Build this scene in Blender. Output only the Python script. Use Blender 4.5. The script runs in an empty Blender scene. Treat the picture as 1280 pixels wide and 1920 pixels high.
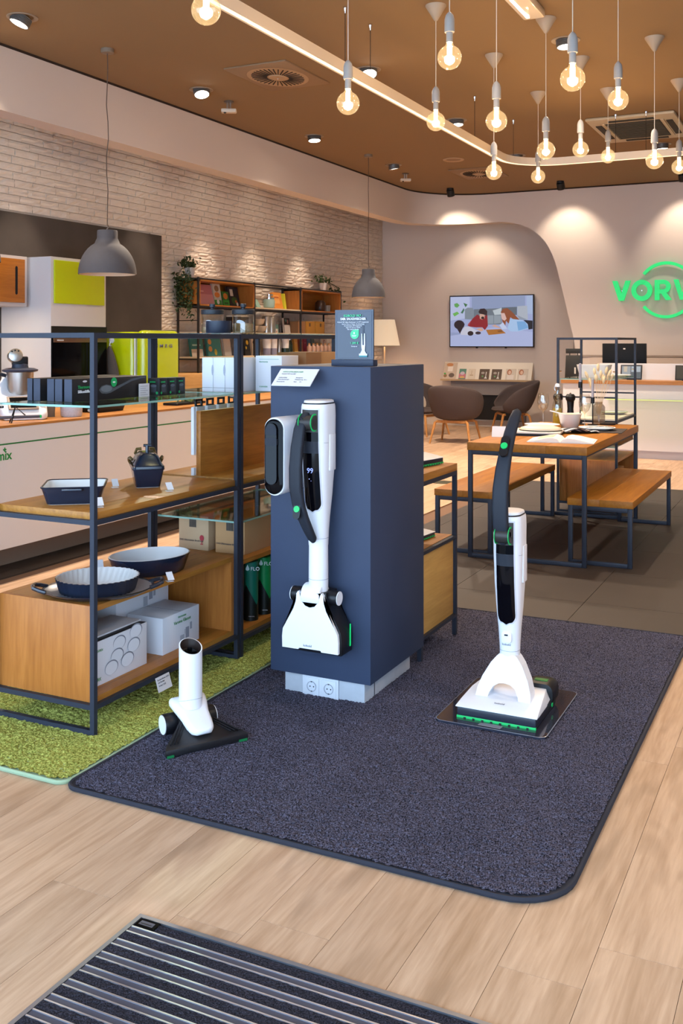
import bpy, bmesh, math, random
from mathutils import Vector, Matrix
random.seed(7)
PI = math.pi
sc = bpy.context.scene
COL = sc.collection

# ---------------------------------------------------------------- camera, world, exposure
cam = bpy.data.cameras.new('camera'); camo = bpy.data.objects.new('camera', cam); COL.objects.link(camo)
camo.location = (0, 0, 1.42)
camo.rotation_euler = (math.radians(90), 0, math.radians(26.137))
cam.lens = 35.0; cam.sensor_width = 36.0; cam.shift_y = -320 / 1920
cam.clip_start = 0.05; cam.clip_end = 100
sc.camera = camo

world = bpy.data.worlds.new('daylight'); sc.world = world; world.use_nodes = True
bg = world.node_tree.nodes['Background']
bg.inputs[0].default_value = (0.52, 0.74, 1.0, 1)      # overcast street daylight through the open shop front
bg.inputs[1].default_value = 3.7
sc.view_settings.view_transform = 'Standard'
sc.view_settings.look = 'None'
sc.view_settings.exposure = 1.02
sc.view_settings.gamma = 1.0
sc.view_settings.use_curve_mapping = False
sc.cycles.use_denoising = True
sc.cycles.sample_clamp_indirect = 4.0
sc.cycles.max_bounces = 6
sc.cycles.diffuse_bounces = 3
sc.cycles.glossy_bounces = 3
sc.cycles.transmission_bounces = 4
sc.cycles.use_adaptive_sampling = True
sc.cycles.adaptive_threshold = .06
sc.cycles.adaptive_min_samples = 16
sc.cycles.transparent_max_bounces = 12
sc.cycles.caustics_reflective = False
sc.cycles.caustics_refractive = False

SPOT_W = 70.0      # ceiling spots
WASH_W = 24.0      # wall spots
BULB_W = 4.5       # globe bulbs
K = 3.65           # ceiling height

# ---------------------------------------------------------------- colour and materials
def lin(c):
    if isinstance(c, str):
        c = [int(c[i:i + 2], 16) / 255 for i in (0, 2, 4)]
    return tuple(((v / 12.92) if v <= .04045 else ((v + .055) / 1.055) ** 2.4) for v in c[:3]) + (1,)

MATS = {}
def mat(name, col, rough=.5, metal=0, noise=0, nscale=20, bump=0, bscale=200, emit=0, coat=0, trans=0, alpha=1, spec=.5, ior=1.45, sheen=0):
    if name in MATS: return MATS[name]
    m = bpy.data.materials.new(name); m.use_nodes = True
    nt = m.node_tree; b = nt.nodes['Principled BSDF']
    c = lin(col)
    b.inputs['Base Color'].default_value = c
    b.inputs['Roughness'].default_value = rough
    b.inputs['Metallic'].default_value = metal
    b.inputs['Specular IOR Level'].default_value = spec
    b.inputs['IOR'].default_value = ior
    if coat: b.inputs['Coat Weight'].default_value = coat; b.inputs['Coat Roughness'].default_value = .08
    if trans: b.inputs['Transmission Weight'].default_value = trans
    if alpha < 1: b.inputs['Alpha'].default_value = alpha
    if sheen: b.inputs['Sheen Weight'].default_value = sheen
    if emit:
        b.inputs['Emission Color'].default_value = c; b.inputs['Emission Strength'].default_value = emit
    if noise or bump:
        g = nt.nodes.new('ShaderNodeNewGeometry')
    if noise:
        n = nt.nodes.new('ShaderNodeTexNoise'); n.inputs['Scale'].default_value = nscale; n.inputs['Detail'].default_value = 5
        nt.links.new(g.outputs['Position'], n.inputs['Vector'])
        mx = nt.nodes.new('ShaderNodeMix'); mx.data_type = 'RGBA'
        nt.links.new(n.outputs['Fac'], mx.inputs[0])
        mx.inputs[6].default_value = tuple(max(0, v * (1 - noise)) for v in c[:3]) + (1,)
        mx.inputs[7].default_value = tuple(min(1, v * (1 + noise)) for v in c[:3]) + (1,)
        nt.links.new(mx.outputs[2], b.inputs['Base Color'])
    if bump:
        n2 = nt.nodes.new('ShaderNodeTexNoise'); n2.inputs['Scale'].default_value = bscale; n2.inputs['Detail'].default_value = 3
        nt.links.new(g.outputs['Position'], n2.inputs['Vector'])
        bp = nt.nodes.new('ShaderNodeBump'); bp.inputs['Strength'].default_value = bump; bp.inputs['Distance'].default_value = .004
        nt.links.new(n2.outputs['Fac'], bp.inputs['Height']); nt.links.new(bp.outputs['Normal'], b.inputs['Normal'])
    MATS[name] = m
    return m

def woodmat(name, c1, c2, axis='Y', rough=.42, scale=1.0, rnd=False, knots=0.0, tint=.12, coat=0):
    """grain stretched along one axis; rnd: every plank its own tone and figure"""
    if name in MATS: return MATS[name]
    m = bpy.data.materials.new(name); m.use_nodes = True
    nt = m.node_tree; b = nt.nodes['Principled BSDF']; L = nt.links.new
    g = nt.nodes.new('ShaderNodeNewGeometry')
    src = g.outputs['Position']
    if rnd:
        oi = nt.nodes.new('ShaderNodeObjectInfo')
        mu = nt.nodes.new('ShaderNodeMath'); mu.operation = 'MULTIPLY'; mu.inputs[1].default_value = 37
        L(oi.outputs['Random'], mu.inputs[0])
        ad = nt.nodes.new('ShaderNodeVectorMath'); ad.operation = 'ADD'
        L(src, ad.inputs[0]); L(mu.outputs[0], ad.inputs[1]); src = ad.outputs[0]
    mp = nt.nodes.new('ShaderNodeMapping')
    s = {'X': (1.2, 16, 16), 'Y': (16, 1.2, 16), 'Z': (16, 16, 1.2)}[axis]
    mp.inputs['Scale'].default_value = tuple(v * scale for v in s)
    L(src, mp.inputs['Vector'])
    n1 = nt.nodes.new('ShaderNodeTexNoise'); n1.inputs['Scale'].default_value = 1.1; n1.inputs['Detail'].default_value = 7; n1.inputs['Roughness'].default_value = .62; n1.inputs['Distortion'].default_value = 1.2
    L(mp.outputs[0], n1.inputs['Vector'])
    mp2 = nt.nodes.new('ShaderNodeMapping'); mp2.inputs['Scale'].default_value = tuple(v * 7 * scale for v in s)
    L(src, mp2.inputs['Vector'])
    n2 = nt.nodes.new('ShaderNodeTexNoise'); n2.inputs['Scale'].default_value = 1; n2.inputs['Detail'].default_value = 3
    L(mp2.outputs[0], n2.inputs['Vector'])
    mm = nt.nodes.new('ShaderNodeMix'); mm.inputs[0].default_value = .3
    L(n1.outputs['Fac'], mm.inputs[2]); L(n2.outputs['Fac'], mm.inputs[3])
    cr = nt.nodes.new('ShaderNodeValToRGB')
    a, d = lin(c1), lin(c2)
    cr.color_ramp.elements[0].position = .32; cr.color_ramp.elements[0].color = d
    cr.color_ramp.elements[1].position = .68; cr.color_ramp.elements[1].color = a
    L(mm.outputs[0], cr.inputs['Fac'])
    out = cr.outputs['Color']
    if knots:
        mp3 = nt.nodes.new('ShaderNodeMapping'); mp3.inputs['Scale'].default_value = {'X': (1.3, 5, 5), 'Y': (5, 1.3, 5), 'Z': (5, 5, 1.3)}[axis]
        L(src, mp3.inputs['Vector'])
        vo = nt.nodes.new('ShaderNodeTexNoise'); vo.inputs['Scale'].default_value = 1.3; vo.inputs['Detail'].default_value = 2; vo.inputs['Distortion'].default_value = .8
        L(mp3.outputs[0], vo.inputs['Vector'])
        r3 = nt.nodes.new('ShaderNodeValToRGB')
        r3.color_ramp.elements[0].position = .55; r3.color_ramp.elements[0].color = (0, 0, 0, 1)
        r3.color_ramp.elements[1].position = .8; r3.color_ramp.elements[1].color = (knots, knots, knots, 1)
        L(vo.outputs['Fac'], r3.inputs['Fac'])
        mk = nt.nodes.new('ShaderNodeMix'); mk.data_type = 'RGBA'
        L(r3.outputs['Color'], mk.inputs[0]); L(out, mk.inputs[6]); mk.inputs[7].default_value = tuple(v * .62 for v in d[:3]) + (1,)
        out = mk.outputs[2]
    if rnd:
        hs = nt.nodes.new('ShaderNodeHueSaturation')
        mr = nt.nodes.new('ShaderNodeMapRange'); mr.inputs[3].default_value = 1 - tint; mr.inputs[4].default_value = 1 + tint * .7
        L(oi.outputs['Random'], mr.inputs[0]); L(mr.outputs[0], hs.inputs['Value']); L(out, hs.inputs['Color']); out = hs.outputs[0]
    L(out, b.inputs['Base Color'])
    b.inputs['Roughness'].default_value = rough; b.inputs['Specular IOR Level'].default_value = .3
    if coat: b.inputs['Coat Weight'].default_value = coat; b.inputs['Coat Roughness'].default_value = .15
    bp = nt.nodes.new('ShaderNodeBump'); bp.inputs['Strength'].default_value = .12; bp.inputs['Distance'].default_value = .002
    L(n2.outputs['Fac'], bp.inputs['Height']); L(bp.outputs['Normal'], b.inputs['Normal'])
    MATS[name] = m
    return m

def speckle(name, ca, cb, scale, rough=.95, bump=.6):
    """pile with fibres of two tones"""
    m = bpy.data.materials.new(name); m.use_nodes = True
    nt = m.node_tree; b = nt.nodes['Principled BSDF']; L = nt.links.new
    g = nt.nodes.new('ShaderNodeNewGeometry')
    n = nt.nodes.new('ShaderNodeTexNoise'); n.inputs['Scale'].default_value = scale; n.inputs['Detail'].default_value = 2
    L(g.outputs['Position'], n.inputs['Vector'])
    n2 = nt.nodes.new('ShaderNodeTexNoise'); n2.inputs['Scale'].default_value = 3.5; n2.inputs['Detail'].default_value = 3
    L(g.outputs['Position'], n2.inputs['Vector'])
    cr = nt.nodes.new('ShaderNodeValToRGB')
    cr.color_ramp.elements[0].position = .36; cr.color_ramp.elements[0].color = lin(ca)
    cr.color_ramp.elements[1].position = .66; cr.color_ramp.elements[1].color = lin(cb)
    L(n.outputs['Fac'], cr.inputs['Fac'])
    hs = nt.nodes.new('ShaderNodeHueSaturation')
    mr = nt.nodes.new('ShaderNodeMapRange'); mr.inputs[3].default_value = .8; mr.inputs[4].default_value = 1.2
    L(n2.outputs['Fac'], mr.inputs[0]); L(mr.outputs[0], hs.inputs['Value']); L(cr.outputs[0], hs.inputs['Color'])
    L(hs.outputs[0], b.inputs['Base Color']); b.inputs['Roughness'].default_value = rough
    b.inputs['Specular IOR Level'].default_value = .1
    bp = nt.nodes.new('ShaderNodeBump'); bp.inputs['Strength'].default_value = bump; bp.inputs['Distance'].default_value = .006
    L(n.outputs['Fac'], bp.inputs['Height']); L(bp.outputs['Normal'], b.inputs['Normal'])
    MATS[name] = m
    return m

def clearglass(name, tint, gloss=.12, rough=.02, emit=0):
    """thin clear glass: see-through with a Fresnel reflection"""
    if name in MATS: return MATS[name]
    m = bpy.data.materials.new(name); m.use_nodes = True
    nt = m.node_tree; L = nt.links.new; nt.nodes.clear()
    o = nt.nodes.new('ShaderNodeOutputMaterial')
    t = nt.nodes.new('ShaderNodeBsdfTransparent'); t.inputs[0].default_value = lin(tint)
    g = nt.nodes.new('ShaderNodeBsdfGlossy'); g.inputs['Roughness'].default_value = rough
    lw = nt.nodes.new('ShaderNodeLayerWeight'); lw.inputs['Blend'].default_value = .5
    pw = nt.nodes.new('ShaderNodeMath'); pw.operation = 'POWER'; pw.inputs[1].default_value = 3.5; L(lw.outputs['Facing'], pw.inputs[0])
    ml = nt.nodes.new('ShaderNodeMath'); ml.operation = 'MULTIPLY_ADD'; ml.inputs[1].default_value = .75; ml.inputs[2].default_value = gloss * .3
    ml.use_clamp = True
    L(pw.outputs[0], ml.inputs[0])
    mx = nt.nodes.new('ShaderNodeMixShader'); L(ml.outputs[0], mx.inputs[0]); L(t.outputs[0], mx.inputs[1]); L(g.outputs[0], mx.inputs[2])
    last = mx.outputs[0]
    if emit:
        e = nt.nodes.new('ShaderNodeEmission'); e.inputs[0].default_value = lin('FFD89A'); e.inputs[1].default_value = emit
        a = nt.nodes.new('ShaderNodeAddShader'); L(last, a.inputs[0]); L(e.outputs[0], a.inputs[1]); last = a.outputs[0]
    L(last, o.inputs['Surface'])
    MATS[name] = m
    return m

# ---------------------------------------------------------------- objects
def setp(o, label=None, cat=None, group=None, kind=None):
    if label: o['label'] = label
    if cat: o['category'] = cat
    if group: o['group'] = group
    if kind: o['kind'] = kind
    return o

def thing(name, label, cat, loc=(0, 0, 0), rz=0, group=None):
    o = bpy.data.objects.new(name, None); o.empty_display_size = .05; COL.objects.link(o)
    o.location = loc; o.rotation_euler = (0, 0, rz)
    return setp(o, label, cat, group)

def copy_tree(o, parent=None):
    c = o.copy(); COL.objects.link(c)
    if parent is not None:
        c.parent = parent; c.matrix_parent_inverse = o.matrix_parent_inverse.copy()
    for ch in o.children: copy_tree(ch, c)
    return c

def dup(root, loc, rz=0, label=None):
    c = copy_tree(root); c.location = loc; c.rotation_euler = (0, 0, rz)
    if label: c['label'] = label
    return c

class MB:
    """collects shapes, then links them as one mesh object"""
    def __init__(s): s.bm = bmesh.new()
    def face(s, pts):
        try: s.bm.faces.new([s.bm.verts.new(p) for p in pts])
        except ValueError: pass
        return s
    def box(s, x0, x1, y0, y1, z0, z1):
        v = [s.bm.verts.new((x, y, z)) for x in (x0, x1) for y in (y0, y1) for z in (z0, z1)]
        for f in ((0, 1, 3, 2), (4, 6, 7, 5), (0, 4, 5, 1), (2, 3, 7, 6), (0, 2, 6, 4), (1, 5, 7, 3)):
            s.bm.faces.new([v[i] for i in f])
        return s
    def cbox(s, cx, cy, cz, w, d, h): return s.box(cx - w / 2, cx + w / 2, cy - d / 2, cy + d / 2, cz - h / 2, cz + h / 2)
    def obox(s, M, w, d, h):
        v = [s.bm.verts.new(M @ Vector((x * w / 2, y * d / 2, z * h / 2))) for x in (-1, 1) for y in (-1, 1) for z in (-1, 1)]
        for f in ((0, 1, 3, 2), (4, 6, 7, 5), (0, 4, 5, 1), (2, 3, 7, 6), (0, 2, 6, 4), (1, 5, 7, 3)):
            s.bm.faces.new([v[i] for i in f])
        return s
    def loft(s, rings, cap0=True, cap1=True, closed=True):
        R = [[s.bm.verts.new(p) for p in r] for r in rings]
        n = len(R[0])
        for a, b in zip(R, R[1:]):
            for i in range(n if closed else n - 1):
                j = (i + 1) % n
                try: s.bm.faces.new((a[i], a[j], b[j], b[i]))
                except ValueError: pass
        if cap0:
            try: s.bm.faces.new(R[0][::-1])
            except ValueError: pass
        if cap1:
            try: s.bm.faces.new(R[-1])
            except ValueError: pass
        return s
    def lathe(s, prof, c=(0, 0, 0), seg=24, cap0=True, cap1=True, sx=1, sy=1, rz=0, flute=0, nf=36):
        rings = []
        for r, z in prof:
            ring = []
            for i in range(seg):
                a = 2 * PI * i / seg
                rr = r
                if flute: rr = r * (1 + flute * (1 if i % 2 else -1))
                x, y = sx * rr * math.cos(a), sy * rr * math.sin(a)
                ring.append((c[0] + x * math.cos(rz) - y * math.sin(rz), c[1] + x * math.sin(rz) + y * math.cos(rz), c[2] + z))
            rings.append(ring)
        return s.loft(rings, cap0, cap1)
    def cyl(s, p0, p1, r0, r1=None, seg=16, cap=True):
        r1 = r0 if r1 is None else r1
        p0, p1 = Vector(p0), Vector(p1); d = (p1 - p0).normalized()
        q = Vector((0, 0, 1)).rotation_difference(d)
        rings = [[p + q @ Vector((r * math.cos(2 * PI * i / seg), r * math.sin(2 * PI * i / seg), 0)) for i in range(seg)] for p, r in ((p0, r0), (p1, r1))]
        return s.loft(rings, cap, cap)
    def tube(s, pts, r, seg=8):
        P = [Vector(p) for p in pts]; rr = r if isinstance(r, (list, tuple)) else [r] * len(P)
        rings = []
        up = None
        for i, p in enumerate(P):
            d = (P[min(i + 1, len(P) - 1)] - P[max(i - 1, 0)]).normalized()
            if up is None: up = d.orthogonal().normalized()
            up = (up - d * up.dot(d)).normalized(); w = d.cross(up)
            rings.append([p + rr[i] * (math.cos(2 * PI * k / seg) * up + math.sin(2 * PI * k / seg) * w) for k in range(seg)])
        return s.loft(rings)
    def sweep(s, pts, prof, up=(0, 0, 1)):
        """prof: (a,b) offsets along side and up vectors"""
        P = [Vector(p) for p in pts]; U = Vector(up); rings = []
        for i, p in enumerate(P):
            d = (P[min(i + 1, len(P) - 1)] - P[max(i - 1, 0)]).normalized()
            w = d.cross(U).normalized(); u = w.cross(d).normalized()
            k = 1.0
            if 0 < i < len(P) - 1:
                d1 = (P[i] - P[i - 1]).normalized(); d2 = (P[i + 1] - P[i]).normalized()
                k = 1 / max(.5, math.cos(d1.angle(d2) / 2))
            rings.append([p + w * a * k + u * b for a, b in prof])
        return s.loft(rings)
    def prism(s, poly, axis, d0, d1):
        f = {'X': lambda a, b, d: (d, a, b), 'Y': lambda a, b, d: (a, d, b), 'Z': lambda a, b, d: (a, b, d)}[axis]
        return s.loft([[f(a, b, d0) for a, b in poly], [f(a, b, d1) for a, b in poly]])
    def xform(s, M):
        bmesh.ops.transform(s.bm, matrix=M, verts=s.bm.verts); return s
    def build(s, name, material, parent=None, smooth=False, bevel=0, bseg=2, loc=None, label=None, kind=None, ang=35, recalc=True):
        if recalc: bmesh.ops.recalc_face_normals(s.bm, faces=s.bm.faces)
        if bevel:
            es = [e for e in s.bm.edges if len(e.link_faces) == 2 and e.calc_face_angle(0) > math.radians(30)]
            bmesh.ops.bevel(s.bm, geom=es, offset=bevel, segments=bseg, profile=.5, affect='EDGES', clamp_overlap=True)
        me = bpy.data.meshes.new(name); s.bm.to_mesh(me); s.bm.free()
        o = bpy.data.objects.new(name, me); COL.objects.link(o)
        for m in (material if isinstance(material, (list, tuple)) else [material]): me.materials.append(m)
        if smooth or bevel:
            me.polygons.foreach_set('use_smooth', [True] * len(me.polygons))
            if hasattr(me, 'set_sharp_from_angle'): me.set_sharp_from_angle(angle=math.radians(ang))
        if loc: o.location = loc
        if parent: o.parent = parent
        if label: o['label'] = label
        if kind: o['kind'] = kind
        return o

def decal(name, polys, parent, M, eps=.0004, emit=0, rough=.6):
    """flat print: polygons (colour, [(u,v)..]) laid in the plane of M (x right, y up, z out), each layer a hair above the last"""
    bm = bmesh.new(); mats = []; idx = {}
    for k, (c, pts) in enumerate(polys):
        if c not in idx:
            idx[c] = len(mats)
            mt = mat('print_%s_%s' % (c, emit), c, rough, emit=emit)
            if emit: mt.node_tree.nodes['Principled BSDF'].inputs['Base Color'].default_value = (.01, .01, .012, 1)     # a lit screen: dark glass that glows
            mats.append(mt)
        f = bm.faces.new([bm.verts.new(M @ Vector((u, v, eps * (k + 1)))) for u, v in pts]); f.material_index = idx[c]
    me = bpy.data.meshes.new(name); bm.to_mesh(me); bm.free()
    for m in mats: me.materials.append(m)
    o = bpy.data.objects.new(name, me); COL.objects.link(o)
    if parent: o.parent = parent
    return o

def R(x0, y0, x1, y1): return [(x0, y0), (x1, y0), (x1, y1), (x0, y1)]
def EL(cx, cy, rx, ry, n=20, a0=0, a1=2 * PI): return [(cx + rx * math.cos(a0 + (a1 - a0) * i / n), cy + ry * math.sin(a0 + (a1 - a0) * i / n)) for i in range(n if a1 - a0 > 6.28 else n + 1)]

# planes for print: facing -Y (towards the shop front), facing +X, facing up
def faceY(x, y, z): return Matrix(((1, 0, 0, x), (0, 0, -1, y), (0, 1, 0, z), (0, 0, 0, 1)))
def faceX(x, y, z): return Matrix(((0, 0, 1, x), (1, 0, 0, y), (0, 1, 0, z), (0, 0, 0, 1)))
def faceZ(x, y, z): return Matrix(((1, 0, 0, x), (0, 1, 0, y), (0, 0, 1, z), (0, 0, 0, 1)))

def lettering(text, size, material, parent, M, extrude=.0003, bold=0, align='LEFT', name='lettering', sx=1.0):
    cu = bpy.data.curves.new(name, 'FONT'); cu.body = text; cu.size = size; cu.extrude = extrude; cu.offset = bold; cu.align_x = align; cu.resolution_u = 2
    t = bpy.data.objects.new(name, cu); COL.objects.link(t)
    dg = bpy.context.evaluated_depsgraph_get(); me = bpy.data.meshes.new_from_object(t.evaluated_get(dg))
    bpy.data.objects.remove(t); bpy.data.curves.remove(cu)
    me.transform(M @ Matrix.Diagonal((sx, 1, 1, 1)) @ Matrix.Translation((0, 0, .0006)))
    me.materials.clear(); me.materials.append(material)
    o = bpy.data.objects.new(name, me); COL.objects.link(o)
    if parent: o.parent = parent
    return o

def rrect(w, d, r, n=5, cx=0, cy=0):
    pts = []
    for sx, sy, a in ((1, 1, 0), (-1, 1, 90), (-1, -1, 180), (1, -1, 270)):
        for i in range(n + 1):
            t = math.radians(a + 90 * i / n)
            pts.append((cx + sx * (w / 2 - r) + r * math.cos(t), cy + sy * (d / 2 - r) + r * math.sin(t)))
    return pts

# ---------------------------------------------------------------- palette
OAKX = woodmat('oak_x', 'B47A34', '8D5820', 'X'); OAKY = woodmat('oak_y', 'B47A34', '8D5820', 'Y'); OAKZ = woodmat('oak_z', 'B87436', '965722', 'Z')
STEEL = mat('steel_frame', '2C303C', .5, .2, spec=.35)
GLASS = clearglass('shelf_glass', 'E6F3EE'); GEDGE = mat('glass_edge', '9CC9BC', .2, alpha=.55)
WHITE = mat('white_plastic', 'E2E2E8', .38); WHITEM = mat('white_matt', 'E4DFDC', .6)
LACQ = mat('white_lacquer', 'CDC9CA', .4); PAPER = mat('paper', 'D6D6DC', .7); PAPERW = mat('paper_warm', 'E8DCCB', .7)
BLACK = mat('black_plastic', '121217', .4, spec=.35); BGLOSS = mat('black_gloss', '060609', .1, spec=.13); DARKGREY = mat('dark_grey_plastic', '22252E', .55, bump=.15, bscale=900, spec=.3)
GREEN = mat('vivid_green', '10B45C', .4); GREENTXT = mat('green_print', '1E8A45', .6); GREYTXT = mat('grey_print', '666873', .7); DARKTXT = mat('dark_print', '3A3A40', .7)
WTXT = mat('white_print', 'EDEDF2', .7)
CHROME = mat('chrome', 'D8D8DC', .15, 1); ALU = mat('aluminium', 'C6CAD8', .35, .9); BRUSH = mat('brushed_steel', 'B9B4AE', .3, 1)
NAVY = mat('navy_enamel', '182031', .18, coat=.2); CREAMEN = mat('cream_enamel', 'DDDAD8', .25, coat=.4)
CARD = mat('cardboard', 'B58A5E', .85, noise=.08, nscale=8); CARDD = mat('cardboard_dark', '8E6440', .85)
# ================================================================ THE SETTING
CT, ST = math.cos(math.radians(26.137)), math.sin(math.radians(26.137))
def depth_of(x, y): return -ST * x + CT * y
def in_view(x, y, m=.42):
    d = depth_of(x, y); r = CT * x + ST * y
    return d > 1.2 and abs(r / d) < m

WOODF = woodmat('floor_oak', 'D0AF93', 'A58366', 'Y', .4, .8, rnd=True, knots=.75, tint=.07)
SUB = mat('subfloor_brown', '6B503E', .9)  # brown subfloor seen in the joints between the planks
TILE = mat('stone_tile', '352C27', .6, noise=.28, nscale=2.2, bump=.05, bscale=60)
PLASTER = mat('warm_plaster', 'D0C2B8', .85, bump=.12, bscale=160)
CEILM = mat('brown_ceiling', '866A48', .9, bump=.25, bscale=220)
BRICKM = mat('white_brick', 'DCCFC2', .85, noise=.1, nscale=9, bump=.55, bscale=45)
MORTAR = mat('white_mortar', 'D8CABC', .9, bump=.4, bscale=120)

floor = MB().box(-7.3, 3.6, -1.0, 16.2, -.08, -.0115).build('floor', SUB, kind='structure')
T1 = (-2.83, 3.5, 4.97, 9.97); T2 = (-7.05, -4.46, -1.0, 9.97)
def cutY(x0, x1, y0, y1):
    """part of a plank outside the tiled fields"""
    segs = [(y0, y1)]
    for tx0, tx1, ty0, ty1 in (T1, T2):
        if x1 > tx0 + .02 and x0 < tx1 - .02:
            n = []
            for a, b in segs:
                if b <= ty0 or a >= ty1: n.append((a, b)); continue
                if a < ty0: n.append((a, ty0))
                if b > ty1: n.append((ty1, b))
            segs = n
    return segs
PW, PL = .193, 1.285
planks = []
fixed = {0: 3.475, 1: 2.36, -6: 2.02}
for i in range(-33, 20):
    x0 = -.68 + PW * i; x1 = x0 + PW
    off = fixed.get(i, random.uniform(0, PL))
    k0 = math.floor((-1 - off) / PL)
    for k in range(k0, k0 + 16):
        a, b = max(-1, off + k * PL), min(16, off + (k + 1) * PL)
        if b <= a: continue
        for s0, s1 in cutY(x0, x1, a, b):
            xa, xb = x0, x1
            if s1 > 4.97 and s0 < 9.97: xa = max(xa, T2[1]); xb = min(xb, T1[0]) if x0 < T1[0] else xb
            elif s0 < 9.97: xa = max(xa, T2[1])
            if xb - xa < .02 or s1 - s0 < .02: continue
            planks.append((xa, xb, s0, s1))
pm = None
def rug_hidden(p): return p[0] > -3.04 and p[1] < -.62 and p[2] > 2.5 and p[3] < 4.99
vis = [p for p in planks if any(in_view(x, y) for x in (p[0], p[1]) for y in (p[2], (p[2] + p[3]) / 2, p[3])) and not rug_hidden(p)]
vis.sort(key=lambda p: depth_of((p[0] + p[1]) / 2, (p[2] + p[3]) / 2))
near, rest = vis[:300], vis[300:] + [p for p in planks if p not in vis]
pm = MB().box(-.5, .5, -.5, .5, -.5, .5).build('plank', WOODF)
plank_mesh = pm.data; bpy.data.objects.remove(pm)
for xa, xb, ya, yb in near:
    o = bpy.data.objects.new('plank', plank_mesh); COL.objects.link(o); o.parent = floor
    o.location = ((xa + xb) / 2, (ya + yb) / 2, -.006); o.scale = (xb - xa - .0012, yb - ya - .0012, .012)
mb = MB()
for xa, xb, ya, yb in rest: mb.box(xa + .0006, xb - .0006, ya + .0006, yb - .0006, -.012, 0)
mb.build('distant_planks', WOODF, floor, kind='stuff')
# stone tiles, 75 cm
tm = MB().box(-.5, .5, -.5, .5, -.5, .5).build('tile', TILE); tile_mesh = tm.data; bpy.data.objects.remove(tm)
for (tx0, tx1, ty0, ty1), ox, oy in ((T1, -1.2, 5.445), (T2, -4.46, 5.445)):
    i0 = math.floor((tx0 - ox) / .75)
    for i in range(i0, i0 + 9):
        for j in range(-9, 8):
            xa, xb = max(tx0, ox + .75 * i), min(tx1, ox + .75 * (i + 1)); ya, yb = max(ty0, oy + .75 * j), min(ty1, oy + .75 * (j + 1))
            if xb - xa < .02 or yb - ya < .02: continue
            if not any(in_view(x, y, .5) for x in (xa, xb) for y in (ya, yb)): continue
            o = bpy.data.objects.new('tile', tile_mesh); COL.objects.link(o); o.parent = floor
            o.location = ((xa + xb) / 2, (ya + yb) / 2, -.0062); o.scale = (xb - xa - .003, yb - ya - .003, .0118)
MB().lathe([(.115, 0), (.115, .002), (.1, .003)], (-3.5, 9.45, 0), 32).build('floor_disc', mat('brass_dark', '4C4A36', .4, .6), floor, label='dark round floor plate')

MB().box(-7.3, 3.6, -1.0, 16.3, K, K + .12).build('ceiling', CEILM, kind='structure')
MB().box(3.5, 3.62, -1.0, 16.3, -.08, K).build('wall_right', PLASTER, kind='structure')
MB().box(-7.3, 3.6, -1.0, -.9, 3.1, K).build('wall_front', PLASTER, kind='structure')
wb = MB().box(-7.3, 3.6, 16.0, 16.15, -.08, K).build('wall_back', PLASTER, kind='structure')
MB().box(-7.05, 3.5, 15.985, 16.0, 0, .1).build('baseboard_back', mat('baseboard_white', 'D9CCC0', .5), kind='structure')
wl = MB().box(-7.25, -7.058, -1.0, 16.0, -.08, K).build('wall_left', MORTAR, kind='structure')
# bricks: split-face, painted
var = []
for v in range(10):
    b = MB(); nx, nz = 5, 3
    rows = [[b.bm.verts.new((.012 + (random.uniform(-.006, .006) if 0 < j < nz else random.uniform(-.003, .002)), -.5 + i / nx, -.5 + j / nz)) for i in range(nx + 1)] for j in range(nz + 1)]
    for j in range(nz):
        for i in range(nx): b.bm.faces.new((rows[j][i], rows[j][i + 1], rows[j + 1][i + 1], rows[j + 1][i]))
    back = [b.bm.verts.new((-.01, y, z)) for y, z in ((-.5, -.5), (.5, -.5), (.5, .5), (-.5, .5))]
    b.bm.faces.new([back[0], back[1]] + [rows[0][i] for i in range(nx, -1, -1)])
    b.bm.faces.new([back[1], back[2]] + [rows[j][nx] for j in range(nz, -1, -1)])
    b.bm.faces.new([back[2], back[3]] + [rows[nz][i] for i in range(nx + 1)])
    b.bm.faces.new([back[3], back[0]] + [rows[j][0] for j in range(nz + 1)])
    t = b.build('brick', BRICKM); var.append(t.data); bpy.data.objects.remove(t)
bricks = []
for r in range(int((K - 1.1) / .075)):
    z = 1.1 + .0375 + r * .075
    y = 6.7 - (r % 2) * .125 + random.uniform(-.03, .03)
    while y < 15.98:
        w = random.uniform(.24, .33)
        yc, w2 = y + w / 2, w
        if y + w > 15.98: w2 = 15.98 - y; yc = y + w2 / 2
        if not (yc + w2 / 2 < 9.56 and z < 2.66) and w2 > .03: bricks.append((yc, z, w2))
        y += w
vb = [q for q in bricks if in_view(-7.05, q[0], .36) and (1.42 - q[1]) / depth_of(-7.05, q[0]) * 1866.7 + 640 > (205 if True else 0) + .266 * (640 + 1866.7 * (CT * -7.05 + ST * q[0]) / depth_of(-7.05, q[0]))]
vb.sort(key=lambda q: q[0]); nb = set(map(id, vb[:300]))
mb = MB()
for q in bricks:
    yc, z, w = q
    if id(q) in nb:
        o = bpy.data.objects.new('brick', random.choice(var)); COL.objects.link(o); o.parent = wl
        o.location = (-7.055, yc, z); o.scale = (1, w - .0045, .066)
    else:
        me = random.choice(var); n0 = len(mb.bm.verts)
        vs = [mb.bm.verts.new((-7.055 + v.co.x, yc + v.co.y * (w - .0045), z + v.co.z * .066)) for v in me.vertices]
        for p in me.polygons: mb.bm.faces.new([vs[i] for i in p.vertices])
mb.build('distant_bricks', BRICKM, wl, kind='stuff')
# dark stone splash panel behind the kitchen
SLATE = mat('dark_slate', '433C38', .6, noise=.75, nscale=1.9)
MB().box(-7.05, -7.02, 3.0, 9.53, 0, 2.655).build('trim_1', SLATE, kind='structure', label='dark mottled stone panel behind the kitchen')

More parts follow.
